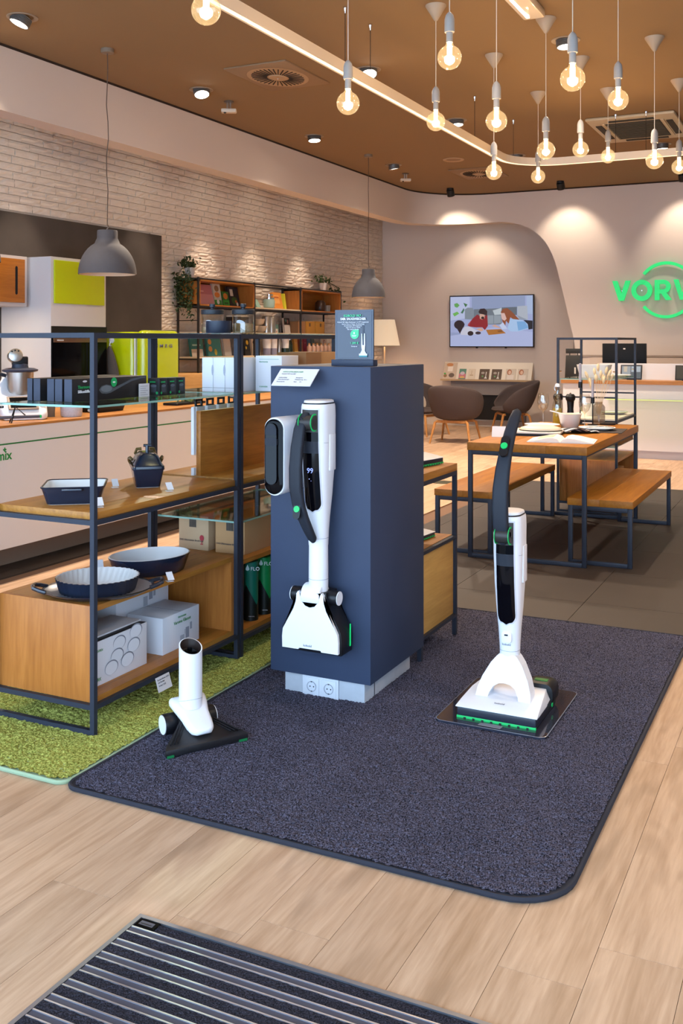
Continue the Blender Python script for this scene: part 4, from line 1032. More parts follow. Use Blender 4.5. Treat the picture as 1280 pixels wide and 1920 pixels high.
# ---------------------------------------------------------------- boxes on the upper glass shelf
BBOX = mat('box_black', '17171B', .5); BEND = mat('box_end', '3C4050', .7)
ZG = 1.188
for k, (x0, x1) in enumerate(((-2.812, -2.787), (-2.78, -2.747), (-2.711, -2.677), (-2.672, -2.637), (-2.626, -2.589))):
    y0 = 2.95; y1 = 3.41
    t = carton('utensil_box', ('long black utensil box on the upper glass shelf, leftmost of five', 'long black utensil box on the upper glass shelf, second from the left', 'long black utensil box on the upper glass shelf, middle of five', 'long black utensil box on the upper glass shelf, fourth from the left', 'long black utensil box with a printed grey spoon on its side')[k], 'box', x0, x1, y0, y1, ZG, ZG + .088, BBOX, 'utensil boxes on the upper glass shelf', seam=False)
    MB().box(-(x1 - x0) / 2, (x1 - x0) / 2, -.2315, -.2305, .001, .087).build('box_end', BEND, t)
    if k == 4:
        Mx = faceX(.0187, -.23, 0)
        lettering('Thermomix', .0165, mat('box_green', '17A05A', .6), t, Mx @ Matrix.Translation((.028, .05, .003)), bold=.0003)
        lettering('Silikonlöffel', .0155, WTXT, t, Mx @ Matrix.Translation((.028, .033, .003)), bold=.0003)
        sp = [(.155, .04), (.17, .055), (.2, .06), (.225, .055), (.245, .045)] + [(.3, .06), (.36, .078), (.42, .084), (.45, .083)] + [(.45, .078), (.42, .077), (.36, .068), (.3, .05), (.25, .034), (.225, .026), (.2, .023), (.17, .026)]
        decal('spoon_print', [('4E545C', sp), ('6B727A', EL(.2, .043, .034, .013, 18)), ('17A05A', EL(.245, .068, .019, .019, 20)), ('E6E6EA', EL(.245, .068, .009, .003, 12)), ('C8C8D0', EL(.07, .077, .013, .004, 14))], t, Mx)
t = thing('price_card', 'white price card leaning on the long black spoon box', 'price card', (-2.583, 3.385, ZG))
MB().box(-.001, .001, -.035, .035, 0, .055).build('card', PAPER, t)
for k in range(5): decal('print_line', [('9A9CA8', R(-.028, .043 - k * .009, .024 - (k % 2) * .014, .045 - k * .009))], t, faceX(.0011, 0, 0))
for k, (y0, lab) in enumerate(((3.46, 'small black cutter box beside the white card, nearest of three'), (3.525, 'small black cutter box, middle of three'), (3.59, 'small black cutter box nearest the white boxes'))):
    t = carton('cutter_box', lab, 'box', -2.62, -2.56, y0, y0 + .058, ZG, ZG + .074, BBOX, 'small cutter boxes', seam=False)
    Mx = faceX(.0302, -.029, 0)
    decal('cutter_print', [('3A3F48', R(.014, .014, .044, .04)), ('59616C', EL(.029, .042, .016, .006, 14)), ('17A05A', R(.008, .056, .04, .061)), ('17A05A', EL(.012, .012, .006, .006, 12))], t, Mx)
    My = faceY(-.03, -.0292, 0)
    decal('cutter_print', [('3A3F48', R(.016, .014, .044, .04)), ('59616C', EL(.03, .042, .016, .006, 14)), ('17A05A', R(.01, .056, .04, .061)), ('17A05A', EL(.048, .012, .006, .006, 12))], t, My)
for k, (x0, x1, y0, lab) in enumerate(((-2.607, -2.548, 3.85, 'white slip box on the far glass shelf, leftmost'), (-2.546, -2.484, 3.85, 'white slip box on the far glass shelf, second from the left'), (-2.482, -2.424, 3.85, 'white slip box on the far glass shelf, beside the double posts'))):
    t = carton('slip_box', lab, 'box', x0, x1, y0, y0 + .2, ZG, ZG + .157, WBOX, 'white slip boxes', seam=False)
    w = x1 - x0
    decal('notch_print', [('A7A9B8', EL(w - .001, .1, .006, .025, 12))], t, faceY(-w / 2, -.1003, 0))
    MB().box(-w / 2 + .0005, w / 2 - .0005, -.1005, -.1, .018, .0195).build('seam', GREYTXT, t)
t = carton('slip_box', 'white box with green line and print right of the double posts', 'box', -2.41, -2.27, 4.0, 4.16, ZG, ZG + .165, WBOX, 'white slip boxes', seam=False)
decal('line_print', [('7FA88E', R(.02, .148, .125, .15))], t, faceY(-.07, -.0803, 0)); lettering('thermomix', .0105, GREENTXT, t, faceY(-.05, -.0803, .134)); lettering('VORWERK', .0095, GREENTXT, t, faceY(-.05, -.0803, .018))
t = carton('cardboard_box', 'brown cardboard box behind the white green-lined box', 'box', -2.43, -2.27, 4.24, 4.4, ZG, ZG + .178, CARDD)
t = carton('cardboard_box', 'brown cardboard box with grey barcode just above the column', 'box', -2.49, -2.31, 4.46, 4.66, ZG, ZG + .178, CARD)
decal('barcode', [('6B5B4C', R(.075, .1, .12, .165))] + [('3A322C', R(.077 + .006 * i, .102, .08 + .006 * i, .163)) for i in range(7)], t, faceY(-.09, -.1003, 0))

# jars on the glass top
def jar(x, y, lab, fill):
    t = thing('storage_jar', lab, 'jar', (x, y, 1.458), 0, 'storage jars')
    MB().lathe([(.05, 0), (.051, .004), (.051, .092), (.049, .095)], seg=28, cap1=False).build('glass', clearglass('jar_glass', 'F2F2EE', .5), t, smooth=True)
    MB().lathe([(.047, .003), (.047, fill), (.001, fill + .004)], seg=24).build('contents', mat('muesli', 'A58B64', .9, noise=.5, nscale=160, bump=.8, bscale=150), t, smooth=True)
    l = MB().lathe([(.053, .09), (.054, .094), (.054, .11), (.052, .112), (.012, .113)], seg=28).build('lid', mat('jar_lid', '1C2029', .5), t, smooth=True)
    MB().lathe([(.009, .112), (.009, .12), (.014, .124), (.014, .138), (.011, .14)], seg=16).build('lid_knob', MATS['jar_lid'], l, smooth=True)
jar(-2.63, 3.97, 'glass storage jar with dark lid on the shelf top, left one', .03); jar(-2.49, 4.02, 'glass storage jar with dark lid and oats on the shelf top, right one', .045)
t = thing('dark_pot', 'low dark blue round pot in front of the storage jars', 'pot', (-2.53, 3.87, 1.458))
MB().lathe([(.056, 0), (.058, .003), (.058, .056), (.055, .056), (.054, .006), (.001, .005)], seg=32).build('pot', mat('pot_blue', '1E2638', .45), t, smooth=True)

# ---------------------------------------------------------------- far shelf unit, low levels
for k, (x0, x1, y0, y1, lab) in enumerate(((-2.79, -2.622, 3.925, 4.16, 'brown cardboard box with small print and glass symbol, left one'), (-2.58, -2.42, 3.92, 4.4, 'long brown cardboard box with small print, right one'))):
    t = carton('cardboard_box', lab, 'box', x0, x1, y0, y1, .435, .595, mat('cardboard_pale', 'B99A78', .85, noise=.06, nscale=8) if k == 0 else CARD, 'cardboard boxes in the far unit')
    w = x1 - x0; My = faceY(-w / 2, -(y1 - y0) / 2 - .0004, 0)
    decal('barcode', [('6B5B4C', R(.06, .105, .1, .145))] + [('2E2823', R(.062 + .0075 * i, .107, .066 + .0075 * i, .143)) for i in range(5)] + [('A32430', EL(.132, .058, .012, .014, 12)), ('A32430', R(.13, .03, .134, .046)), ('A32430', R(.124, .027, .14, .031))], t, My)
    lettering('DAS Ofenmeister BrotForm', .0115, DARKTXT, t, My @ Matrix.Translation((.008, .04, .004)), bold=.0001)
for k, (y, c, lab) in enumerate(((4.0, '12705A', 'teal tube canister in the far low box, left one'), (4.122, '128A4A', 'green tube canister in the far low box, middle one'), (4.244, '12806A', 'teal tube canister beside the column edge'))):
    t = thing('tube_canister', lab, 'canister', (-2.435, y, .119), 0, 'tube canisters')
    b = MB().lathe([(.034, 0), (.034, .27), (.031, .273), (.002, .273)], seg=32).build('tube', mat('tube_' + c, c, .4), t, smooth=True)
    bm = MB(); N = 32; lo = []; hi = []
    for i in range(N + 1):
        a = 2 * PI * i / N; zz = .07 + .11 * abs(((a / PI * 1.0 + .55) % 1) - .5) * 2 * .9
        lo.append(bm.bm.verts.new((.0344 * math.cos(a), .0344 * math.sin(a), 0))); hi.append(bm.bm.verts.new((.0344 * math.cos(a), .0344 * math.sin(a), zz)))
    for i in range(N): bm.bm.faces.new((lo[i], lo[i + 1], hi[i + 1], hi[i]))
    bm.build('dark_band', mat('tube_black', '0B1412', .45), t, smooth=True)
    Mt = Matrix.Rotation(math.radians(28), 4, 'Z') @ faceY(0, -.0345, 0)
    decal('drop_logo', [('D9E8E4', EL(-.014, .243, .0085, .0085, 16)), ('D9E8E4', [(-.021, .248), (-.007, .248), (-.014, .263)])], t, Mt @ Matrix.Translation((0, 0, .0004)))
    lettering('FLO', .024, WTXT, t, Mt @ Matrix.Translation((.0, .235, 0)), bold=.0002); lettering('VORWERK', .006, WTXT, t, Mt @ Matrix.Translation((-.01, .02, .001)))
# packs hung behind the upright board
for k in range(4):
    t = thing('hanging_pack', 'white blister pack with black hanger behind the upright board, %s' % ('first', 'second', 'third', 'last')[k], 'package', (-2.66, 3.9 + k * .095, .9), 0, 'hanging packs')
    MB().box(-.012, .012, -.035, .035, .0, .215).build('pack', WBOX, t, bevel=.001)
    MB().box(-.003, .003, -.03, .03, .215, .222).box(-.003, .003, -.03, -.018, .222, .245).box(-.003, .003, .018, .03, .222, .245).box(-.003, .003, -.03, .03, .24, .25).build('hanger', BLACK, t)
# ================================================================ KITCHEN ISLAND
t = thing('kitchen_island', 'long white kitchen island with a green stripe and oak worktop', 'kitchen island', (-4.95, 5.4, 0))
MB().box(-.41, .45, -2.9, 3.05, .157, .893).build('island_body', LACQ, t)
MB().box(-.4, .24, -2.9, 3.0, 0, .157).build('plinth', mat('plinth_taupe', '8E7A6A', .6), t)
MB().box(-.43, .452, -2.9, 3.06, .893, .908).build('worktop', woodmat('oak_top_y', 'B97F43', '8C5A2B', 'Y', .4), t)
MB().box(.4502, .4515, -2.9, 3.05, .79, .7985).build('green_stripe', mat('stripe_green', '12692F', .5), t)
lettering('thermomix', .08, mat('logo_green', '0F7A38', .5), t, faceX(.4505, -.815, .70), align='RIGHT', bold=.0018)
decal('plus_mark', [('0F7A38', [(-.872 + x * .75, .762 + y * .75) for x, y in ((-.006, -.018), (.006, -.018), (.006, -.006), (.018, -.006), (.018, .006), (.006, .006), (.006, .018), (-.006, .018), (-.006, .006), (-.018, .006), (-.018, -.006), (-.006, -.006))])], t, faceX(.4507, 0, 0))

ZI = .908
t = thing('food_processor', 'white food processor with steel bowl and tilted screen on the island', 'food processor', (-4.84, 5.02, ZI), math.radians(-38))
b = []
for x, wy, h, z0 in ((-.2, .2, .30, 0), (-.12, .26, .26, 0), (-.02, .29, .17, 0), (.1, .3, .12, 0), (.18, .28, .06, 0), (.205, .22, .03, .004)):
    b.append([(x, u, v) for u, v in rrect(wy, h, min(.05, h * .4), 4, 0, h / 2 + z0)])
MB().loft(b).build('base', WHITE, t, smooth=True, ang=60)
Msn = Matrix.Translation((.135, -.01, .108)) @ Matrix.Rotation(math.radians(36), 4, 'Y')
bz = MB().obox(Msn, .13, .19, .01).build('screen_bezel', mat('bezel_brown', '8E7B6C', .4), t, bevel=.003)
MB().obox(Msn @ Matrix.Translation((0, 0, .0055)), .105, .16, .002).build('screen', BGLOSS, bz)
MB().lathe([(.02, 0), (.02, .012), (.016, .016), (.001, .017)], seg=20).xform(Msn @ Matrix.Translation((0, .125, -.004))).build('dial', mat('dial', 'B59B84', .4), t, smooth=True)
MB().lathe([(.07, .12), (.082, .16), (.088, .3), (.09, .31)], (-.06, 0, 0), 32).build('mixing_bowl', BRUSH, t, smooth=True)
MB().tube([(-.1, -.085, .28), (-.1, -.15, .3), (-.1, -.19, .29), (-.1, -.2, .25), (-.1, -.17, .2)], .012, 8).build('bowl_handle', DARKGREY, t, smooth=True)
MB().lathe([(.095, .305), (.115, .312), (.118, .322), (.09, .332), (.055, .335), (.05, .36), (.03, .362)], (-.06, 0, 0), 32).build('lid', mat('lid_blue', '2A3144', .4), t, smooth=True)
MB().cyl((-.09, -.035, .41), (.0, -.035, .42), .046, seg=28).build('cutter_drum', BRUSH, t, bevel=.006)
for k, (dy, dz) in enumerate(((-.06, .445), (-.04, .452), (-.018, .448), (-.03, .388))): MB().cyl((.0, dy, dz), (.002, dy, dz), .0055, seg=10).build('drum_hole', BLACK, t)
MB().cbox(-.07, 0, .38, .07, .1, .06).build('drum_mount', BLACK, t, bevel=.008)
t = thing('recipe_stand', 'black wire recipe stand behind the food processor', 'stand', (-5.25, 5.02, ZI), math.radians(40))
MB().box(-.1, .1, -.05, .05, 0, .4).build('stand_base', mat('machine_grey', '8C8288', .35, .5), t, bevel=.02)
MB().tube([(-.09, 0, .4), (-.09, .0, .43), (-.05, .02, .66), (.13, .02, .66), (.1, 0, .43), (.09, 0, .4)], .007, 6).build('wire_frame', BLACK, t, smooth=True)
MB().box(-.09, .09, -.01, .01, .4, .46).build('wire_foot', BLACK, t)
t = thing('spatula_stand', 'grey spatula with green tip on a low wire stand, island edge', 'utensil', (-4.6, 4.72, ZI), math.radians(55))
MB().obox(Matrix.Translation((0, 0, .035)), .32, .035, .018).build('spatula', mat('tool_grey', '4A4650', .5), t, bevel=.006)
MB().cbox(.152, 0, .035, .01, .036, .019).build('tip', GREEN, t)
MB().tube([(-.03, -.03, 0), (.0, 0, .1), (.06, .0, .045)], .004, 6).tube([(-.03, .03, 0), (0, 0, .1)], .004, 6).build('wire_stand', BLACK, t, smooth=True)

LEAF = mat('leaf_green', '3F6B22', .6); LEAFD = mat('leaf_dark', '2A3A18', .6); LEAFL = mat('leaf_light', '7FA03A', .6)
def leaves(b, pts, size, rng):
    for p in pts:
        n = Vector((rng.uniform(-1, 1), rng.uniform(-1, 1), rng.uniform(-.3, 1))).normalized(); u = n.orthogonal().normalized(); u = Matrix.Rotation(rng.uniform(0, 6.28), 3, n) @ u; v = n.cross(u); p = Vector(p); s = size * rng.uniform(.7, 1.25)
        b.bm.faces.new([b.bm.verts.new(p + w) for w in (-u * s, v * s * .45 + n * s * .15, u * s, -v * s * .45 + n * s * .15)])
rl = random.Random(11)
t = thing('herb_pot', 'green herbs in a patterned pale pot on the island', 'potted plant', (-4.64, 5.28, ZI))
MB().lathe([(.066, 0), (.072, .01), (.074, .075), (.07, .078), (.066, .07), (.001, .068)], seg=32).build('pot', mat('pot_pattern', 'B9B6BC', .7, noise=.25, nscale=90), t, smooth=True)
b = MB(); leaves(b, [(rl.gauss(0, .03), rl.gauss(0, .03), .075 + abs(rl.gauss(0, .03))) for _ in range(160)], .016, rl); b.build('foliage', LEAF, t, kind='stuff', recalc=False)
t = thing('stone_cup', 'plain grey stone cup beside the herb pot', 'cup', (-4.76, 5.2, ZI))
MB().lathe([(.034, 0), (.037, .09), (.033, .09), (.031, .01), (.001, .01)], seg=24).build('cup', mat('stone_grey', '7E7870', .8, noise=.2, nscale=60), t, smooth=True)
t = thing('black_pan', 'black rectangular roasting pan on the island', 'pan', (-4.79, 5.78, ZI), math.radians(90))
tray_dish(t, .34, .2, .07, .3, .17)
for ch in t.children: ch.data.materials[0] = BLACK
t = thing('herb_tray', 'black tray with a leafy plant at the far part of the island', 'potted plant', (-4.72, 6.72, ZI))
MB().box(-.07, .07, -.2, .2, 0, .02).build('tray', BLACK, t, bevel=.004)
b = MB(); leaves(b, [(rl.gauss(0, .03), rl.gauss(0.05, .07), .03 + abs(rl.gauss(0, .025))) for _ in range(150)], .018, rl); b.build('foliage', mat('leaf_pale', '6E8448', .6), t, kind='stuff', recalc=False)

# ================================================================ WALL KITCHEN
t = thing('base_cabinet', 'white base cabinet along the slate wall under the orange cupboard', 'cabinet', (-6.71, 5.2, 0))
MB().box(-.3, .31, -2.0, 1.8, .1, .88).build('cabinet_body', LACQ, t)
for k in range(6): d = MB().box(.31, .328, -1.98 + k * .63, -1.37 + k * .63, .12, .86).build('door', WHITEM, t, bevel=.002)
MB().box(-.3, .33, -2.0, 1.8, .88, .905).build('worktop', MATS['oak_top_y'], t)
t = thing('tall_cabinet', 'tall white kitchen cabinet with lime door and built-in oven', 'cabinet', (-6.71, 7.405, 0))
MB().box(-.31, .3, -.385, .385, 0, 2.2).build('cabinet_body', LACQ, t, bevel=.002)
MB().box(.3, .316, -.35, .346, 1.771, 2.17).build('lime_door', mat('lime', 'C2D000', .45), t, bevel=.002)
ov = MB().box(.3, .312, -.385, .385, .96, 1.56).build('oven', BGLOSS, t, bevel=.002)
MB().box(.312, .322, -.37, .37, 1.41, 1.45).build('oven_handle', mat('handle_reflection', '7A6050', .3, .7), ov, bevel=.002)  # brown of a wood reflection put into the handle colour
MB().box(.312, .315, -.37, .37, 1.46, 1.468).build('oven_gap', mat('handle_reflection', '7A6050', .3, .7), ov)
MB().box(.312, .314, -.385, .385, 1.475, 1.555).build('control_panel', BLACK, ov)
decal('oven_logo', [('C8C8CC', R(-.33, 1.424, -.24, 1.436))], ov, faceX(.3222, 0, 0))
t = thing('wall_cupboard', 'white wall cupboard with an orange wood door and slot handle', 'cabinet', (-6.85, 6.2, 1.74))
MB().box(-.17, .19, -.78, .778, 0, .46).build('cupboard_body', LACQ, t, bevel=.001)
for k in range(2):
    y0 = .0 if k else -.74
    d = MB().box(.19, .206, y0, y0 + .737, .033, .431).build('wood_door', woodmat('orange_wood_y', 'C97F2A', 'A8641C', 'Y', .4), t, bevel=.002)
    MB().loft([[(.2062, u + y0 + .63, v + .235) for u, v in rrect(.03, .26, .0149, 6)], [(.2066, u + y0 + .63, v + .235) for u, v in rrect(.03, .26, .0149, 6)]]).build('slot_handle', BLACK, d)
lb = MB().box(-.1, .1, -.6, .45, -.012, -.001).build('under_light', mat('under_glow', 'FFE6C0', .5, emit=8), t)
t = thing('fridge', 'rounded lime green retro fridge with chrome lettering', 'fridge', (-6.36, 8.165, 0))
LIME = mat('fridge_lime', 'B4C204', .22, coat=.6)
MB().box(-.29, .225, -.295, .295, .03, 1.515).build('fridge_body', LIME, t, bevel=.045, bseg=4)
MB().box(.225, .24, -.285, .285, .05, 1.49).build('gasket', WHITE, t)
MB().box(.24, .365, -.295, .295, .04, 1.53).build('fridge_door', LIME, t, bevel=.055, bseg=5)
lettering('S M E G', .045, CHROME, t, faceX(.3655, -.13, 1.36), extrude=.004, bold=.001, sx=1.9)
for x in (-.2, .15):
    for y in (-.23, .23): MB().cyl((x, y, 0), (x, y, .035), .02, seg=12).build('foot', BLACK, t)
t = thing('towel_hook', 'round white suction hook on the fridge side', 'hook', (-6.4, 7.87, 1.43))
MB().lathe([(.03, 0), (.028, .01), (.012, .016), (.001, .018)], seg=20).xform(Matrix.Rotation(PI / 2, 4, 'X')).build('suction_cup', WHITE, t, smooth=True)
MB().tube([(0, -.015, -.01), (0, -.03, -.03), (0, -.035, -.05), (0, -.02, -.06), (0, -.01, -.05)], .005, 8).build('hook', WHITE, t, smooth=True)
t = thing('kitchen_towel', 'brown folded kitchen towel hanging from the white hook', 'towel', (-6.4, 7.84, 1.37))
rings = []
for z, w, d in ((.0, .012, .012), (-.03, .03, .022), (-.08, .055, .024), (-.2, .095, .026), (-.33, .125, .028), (-.42, .135, .028)):
    rings.append([(w * math.cos(a) * (1 + .08 * math.sin(5 * a)), -.008 + d * .5 * math.sin(a) * (1 + .5 * math.sin(4 * a)), z) for a in [2 * PI * i / 28 for i in range(28)]])
MB().loft(rings).build('towel', mat('towel_brown', '5C5048', .95, noise=.15, nscale=120), t, smooth=True)

# oak sideboard
t = thing('sideboard', 'long pale oak sideboard along the brick wall under the bookshelf', 'sideboard', (-6.77, 11.2, 0))
MB().box(-.26, .27, -2.55, 2.6, .08, 1.045).build('carcass', woodmat('oak_side_y', 'C69A62', 'A97C46', 'Y', .5), t)
for k in range(5): MB().box(.27, .286, -2.54 + k * 1.03, -1.52 + k * 1.03, .1, 1.04).build('door', MATS['oak_side_y'], t, bevel=.002)
MB().box(-.24, .22, -2.5, 2.55, 0, .08).build('plinth', BLACK, t)
# bar stool beyond the island
for k, (x, y, lab) in enumerate(((-5.62, 7.4, 'black seat bar stool beyond the island, nearer one'), (-5.6, 8.75, 'black seat bar stool beyond the island, farther one'))):
    t = thing('bar_stool', lab, 'stool', (x, y, 0), .1 * k, 'bar stools')
    MB().lathe([(.02, .945), (.17, .95), (.185, .962), (.18, .978), (.02, .985)], seg=28).build('seat', mat('stool_black', '1D1A19', .6), t, smooth=True)
    for sx, sy in ((-1, -1), (1, -1), (-1, 1), (1, 1)): MB().tube([(sx * .1, sy * .1, .95), (sx * .19, sy * .19, 0)], .014, 8).build('leg', mat('stool_oak', '9A6A3A', .5), t, smooth=True)
    MB().tube([(.16, .16, .3), (-.16, .16, .3), (-.16, -.16, .3), (.16, -.16, .3), (.16, .16, .3)], .008, 6).build('footrest', MATS['stool_oak'], t)

# ================================================================ BOOKSHELF ON THE BRICK WALL
SHM = mat('shelf_steel', '2F2B2B', .5, .3); PALEB = mat('shelf_pale', 'D8C3A4', .5)
DOAKY = woodmat('box_oak_y', 'B4732C', '8F5618', 'Y', .4)
BXF, BXB = -6.7, -7.02
t = thing('wall_bookshelf', 'black framed wall shelf with oak boxes on the brick wall', 'bookshelf', (-6.86, 11.715, 1.045))
def L_(x, y, z): return (x + 6.86, y - 11.715, z - 1.045)
ys = (9.815, 11.09, 12.345, 13.62); zs = (1.217, 1.515, 1.845, 2.175)
for y in ys:
    for x in (BXF, BXB + .03):
        a = L_(x, y, 1.046); c = L_(x, y, 2.18); MB().box(a[0] - .011, a[0] + .011, a[1] - .011, a[1] + .011, a[2], c[2]).build('post', SHM, t)
for z in zs:
    for x in (BXF, BXB + .03):
        a = L_(x, ys[0], z); c = L_(x, ys[3], z); MB().box(a[0] - .009, a[0] + .009, a[1], c[1], a[2] - .02, a[2]).build('rail', SHM, t)
    for y in ys:
        a = L_(BXB, y, z); c = L_(BXF, y, z); MB().box(a[0], c[0], a[1] - .009, a[1] + .009, a[2] - .02, a[2]).build('rail', SHM, t)
a = L_(0, 9.815, 1.668); MB().box(BXB + 6.86, BXF + 6.86, a[1] - .005, a[1] + .005, a[2] - .005, a[2] + .005).build('rail', SHM, t)
def boards(i, z, m, th=.018):
    a = L_(BXB, ys[i], z); c = L_(BXF, ys[i + 1], z)
    return MB().box(a[0], c[0] + .008, a[1] + .012, c[1] - .012, a[2], a[2] + th).build('shelf_board', m, t)
for i in range(3): boards(i, 1.217, PALEB); boards(i, 1.515, PALEB)
boards(1, 1.845, PALEB)
for i in (0, 2):
    a = L_(BXB, ys[i], 1.845); c = L_(BXF, ys[i + 1], 2.155)
    bx = MB().box(a[0], c[0] + .01, a[1] + .012, c[1] - .012, a[2], a[2] + .018).box(a[0], c[0] + .01, a[1] + .012, c[1] - .012, c[2] - .018, c[2]).build('oak_box', DOAKY, t)
    MB().box(a[0], c[0] + .01, a[1] + .012, a[1] + .03, a[2], c[2]).build('box_side', OAKZ, bx); MB().box(a[0], c[0] + .01, c[1] - .03, c[1] - .012, a[2], c[2]).build('box_side', OAKZ, bx)
    MB().box(a[0], a[0] + .012, a[1] + .03, c[1] - .03, a[2], c[2]).build('box_back', DOAKY, bx)

def book(y, z, w, h, th, col, lab, print_=None, lean=14, x=-6.86, name='book', rz=0, grp='books on the wall shelf', cat='book'):
    t = thing(name, lab, cat, (x, y, z), rz, grp)
    # front cover towards +X, leaning back
    M = Matrix.Rotation(math.radians(-lean), 4, 'Y')
    MB().box(0, .002, -w / 2, w / 2, .0, h).box(-th, -th + .002, -w / 2, w / 2, 0, h).box(-th, 0.002, -w / 2, -w / 2 + .002, 0, h).xform(M).build('cover', mat('cover_' + col, col, .55), t)
    MB().box(-th + .002, -.0002, -w / 2 + .003, w / 2 - .002, .002, h - .002).xform(M).build('pages', PAPERW, t)
    if print_: decal('cover_print', print_, t, M @ faceX(.0022, -w / 2, 0), .0006)
    return t
Z1, Z2, Z3 = 1.863, 1.534, 1.236
book(10.245, Z1, .33, .265, .03, 'B8747C', 'pink cook book leaning in the left oak box', [('CF8F92', R(.0, .0, .33, .14)), ('DDB0AE', R(.05, .17, .14, .185))])
book(10.5, Z1, .17, .285, .03, 'C9C3B8', 'white and green cook book right of the pink one', [('D9843A', EL(.08, .14, .06, .035)), ('3F8F3A', R(0, .0, .16, .075)), ('E8E4DC', EL(.08, .05, .03, .03)), ('8A6A4A', EL(.08, .22, .05, .04))], 10)
book(10.68, Z1, .15, .19, .03, '2F6B2E', 'small green cook book with orange food picture', [('C9772E', EL(.075, .13, .05, .04)), ('3F9A3A', R(0, 0, .15, .08)), ('2A5A2A', R(.03, .03, .12, .05))], 10)
book(10.89, Z1, .24, .262, .03, '25222C', 'dark cook book with vegetables and white title panel', [('CFCBC4', R(.04, .14, .11, .23)), ('3F5A2A', EL(.12, .08, .07, .05)), ('C9682A', EL(.15, .07, .025, .02)), ('B83A2A', EL(.17, .05, .02, .02)), ('E8E4DC', EL(.17, .035, .022, .025))], 12)
book(11.38, Z1, .1, .17, .03, '5E7A70', 'grey green book leaning beside the post', None, 24); book(11.49, Z1, .1, .14, .025, '86A294', 'pale green booklet leaning beside the jar', None, 30)
book(12.02, Z1, .24, .24, .04, 'D98A3A', 'orange cook book in the open middle bay', [('E8A45A', R(.02, .08, .17, .2)), ('B85A2A', R(.03, .16, .16, .18))], 12); book(12.2, Z1, .06, .23, .03, 'C9C030', 'narrow yellow book beside the orange one', None, 8)
def simple(name, lab, cat, y, z, prof, m, x=-6.83, grp='items on the wall shelf', parts=()):
    t = thing(name, lab, cat, (x, y, z), 0, grp)
    MB().lathe(prof, seg=24).build('body', m, t, smooth=True, ang=45)
    for nm, pr, mm in parts: MB().lathe(pr, seg=24).build(nm, mm, t, smooth=True, ang=45)
    return t
simple('chrome_jar', 'pale teal jar with chrome lid in the middle bay', 'jar', 11.69, Z1, [(.05, 0), (.075, .02), (.08, .1), (.07, .125), (.07, .13)], mat('teal_pale', '9DB5AC', .4), parts=(('lid', [(.072, .13), (.072, .15), (.03, .155), (.03, .17), (.055, .175), (.055, .195), (.01, .2)], CHROME),))
simple('dark_jar', 'dark round jar in the right oak box', 'jar', 13.2, Z1, [(.07, 0), (.08, .03), (.08, .13), (.05, .16), (.05, .165)], mat('jar_dark', '3A2418', .35))
simple('glass_tumbler', 'small grey tumbler in the right oak box', 'glass', 13.42, Z1, [(.05, 0), (.055, .1), (.05, .1), (.046, .008), (.001, .006)], mat('grey_glass', '8C837C', .2))
# middle row
for k, (y, z, lab) in enumerate(((11.24, Z2, 'clear glass bowl beside the post'), (11.45, Z2, 'clear glass bowl nearer the steel canisters'))):
    simple('glass_bowl', lab, 'bowl', y, z, [(.04, 0), (.075, .03), (.095, .09), (.09, .09), (.07, .032), (.001, .01)], mat('bowl_glass', 'B7A794', .15, coat=.5), grp='glass bowls')
simple('glass_bowl', 'glass bowl stacked above the other bowls', 'bowl', 11.4, Z2 + .091, [(.04, 0), (.075, .03), (.095, .09), (.09, .09), (.07, .032), (.001, .01)], MATS['bowl_glass'], grp='glass bowls')
for k, (y, lab) in enumerate(((11.62, 'tall steel canister, left one'), (11.75, 'tall steel canister, right one'))): simple('steel_canister', lab, 'canister', y, Z2, [(.06, 0), (.06, .21), (.055, .225), (.01, .23)], BRUSH, grp='steel canisters')
book(11.92, Z2, .17, .12, .1, '5E8078', 'teal house shaped gift pack', [('D8D0C4', R(.06, .0, .15, .06)), ('B84A3A', R(.1, .01, .12, .03))], 4, name='gift_pack', cat='package')
book(12.26, Z2, .16, .215, .03, 'C9BDB4', 'card display with dark portrait picture', [('2A2626', R(0, .12, .16, .215)), ('A8706A', EL(.1, .165, .02, .03)), ('4A7A74', EL(.05, .18, .02, .02))], 6, name='card_display', cat='card')
def sbox(name, lab, y0, y1, z, h, m, x0=-6.98, x1=-6.76, grp='boxes on the wall shelf', pr=None):
    t = thing(name, lab, 'box', ((x0 + x1) / 2, (y0 + y1) / 2, z), 0, grp)
    MB().box(-(x1 - x0) / 2, (x1 - x0) / 2, -(y1 - y0) / 2, (y1 - y0) / 2, 0, h).build('carton', m, t, bevel=.002)
    if pr: decal('box_print', pr, t, faceX((x1 - x0) / 2 + .0003, -(y1 - y0) / 2, 0))
sbox('cardboard_box', 'dark cardboard box left of the second shelf post', 12.38, 12.6, Z2, .17, CARDD); sbox('cardboard_box', 'orange brown cardboard box in the right bay, left one', 12.63, 12.89, Z2, .175, mat('card_orange', 'A8762E', .8), pr=[('5A4220', R(.08, .1, .13, .15))]); sbox('cardboard_box', 'orange brown cardboard box in the right bay, right one', 12.93, 13.2, Z2, .178, MATS['card_orange'], pr=[('5A4220', R(.12, .1, .17, .15))])
sbox('cardboard_box', 'dark brown box beside the storage jars', 10.85, 11.05, Z2, .2, mat('box_darkbrown', '2E2220', .6)); sbox('product_box', 'low box with food picture beside the second post', 10.86, 11.04, Z2 + .2, .02, PAPERW)
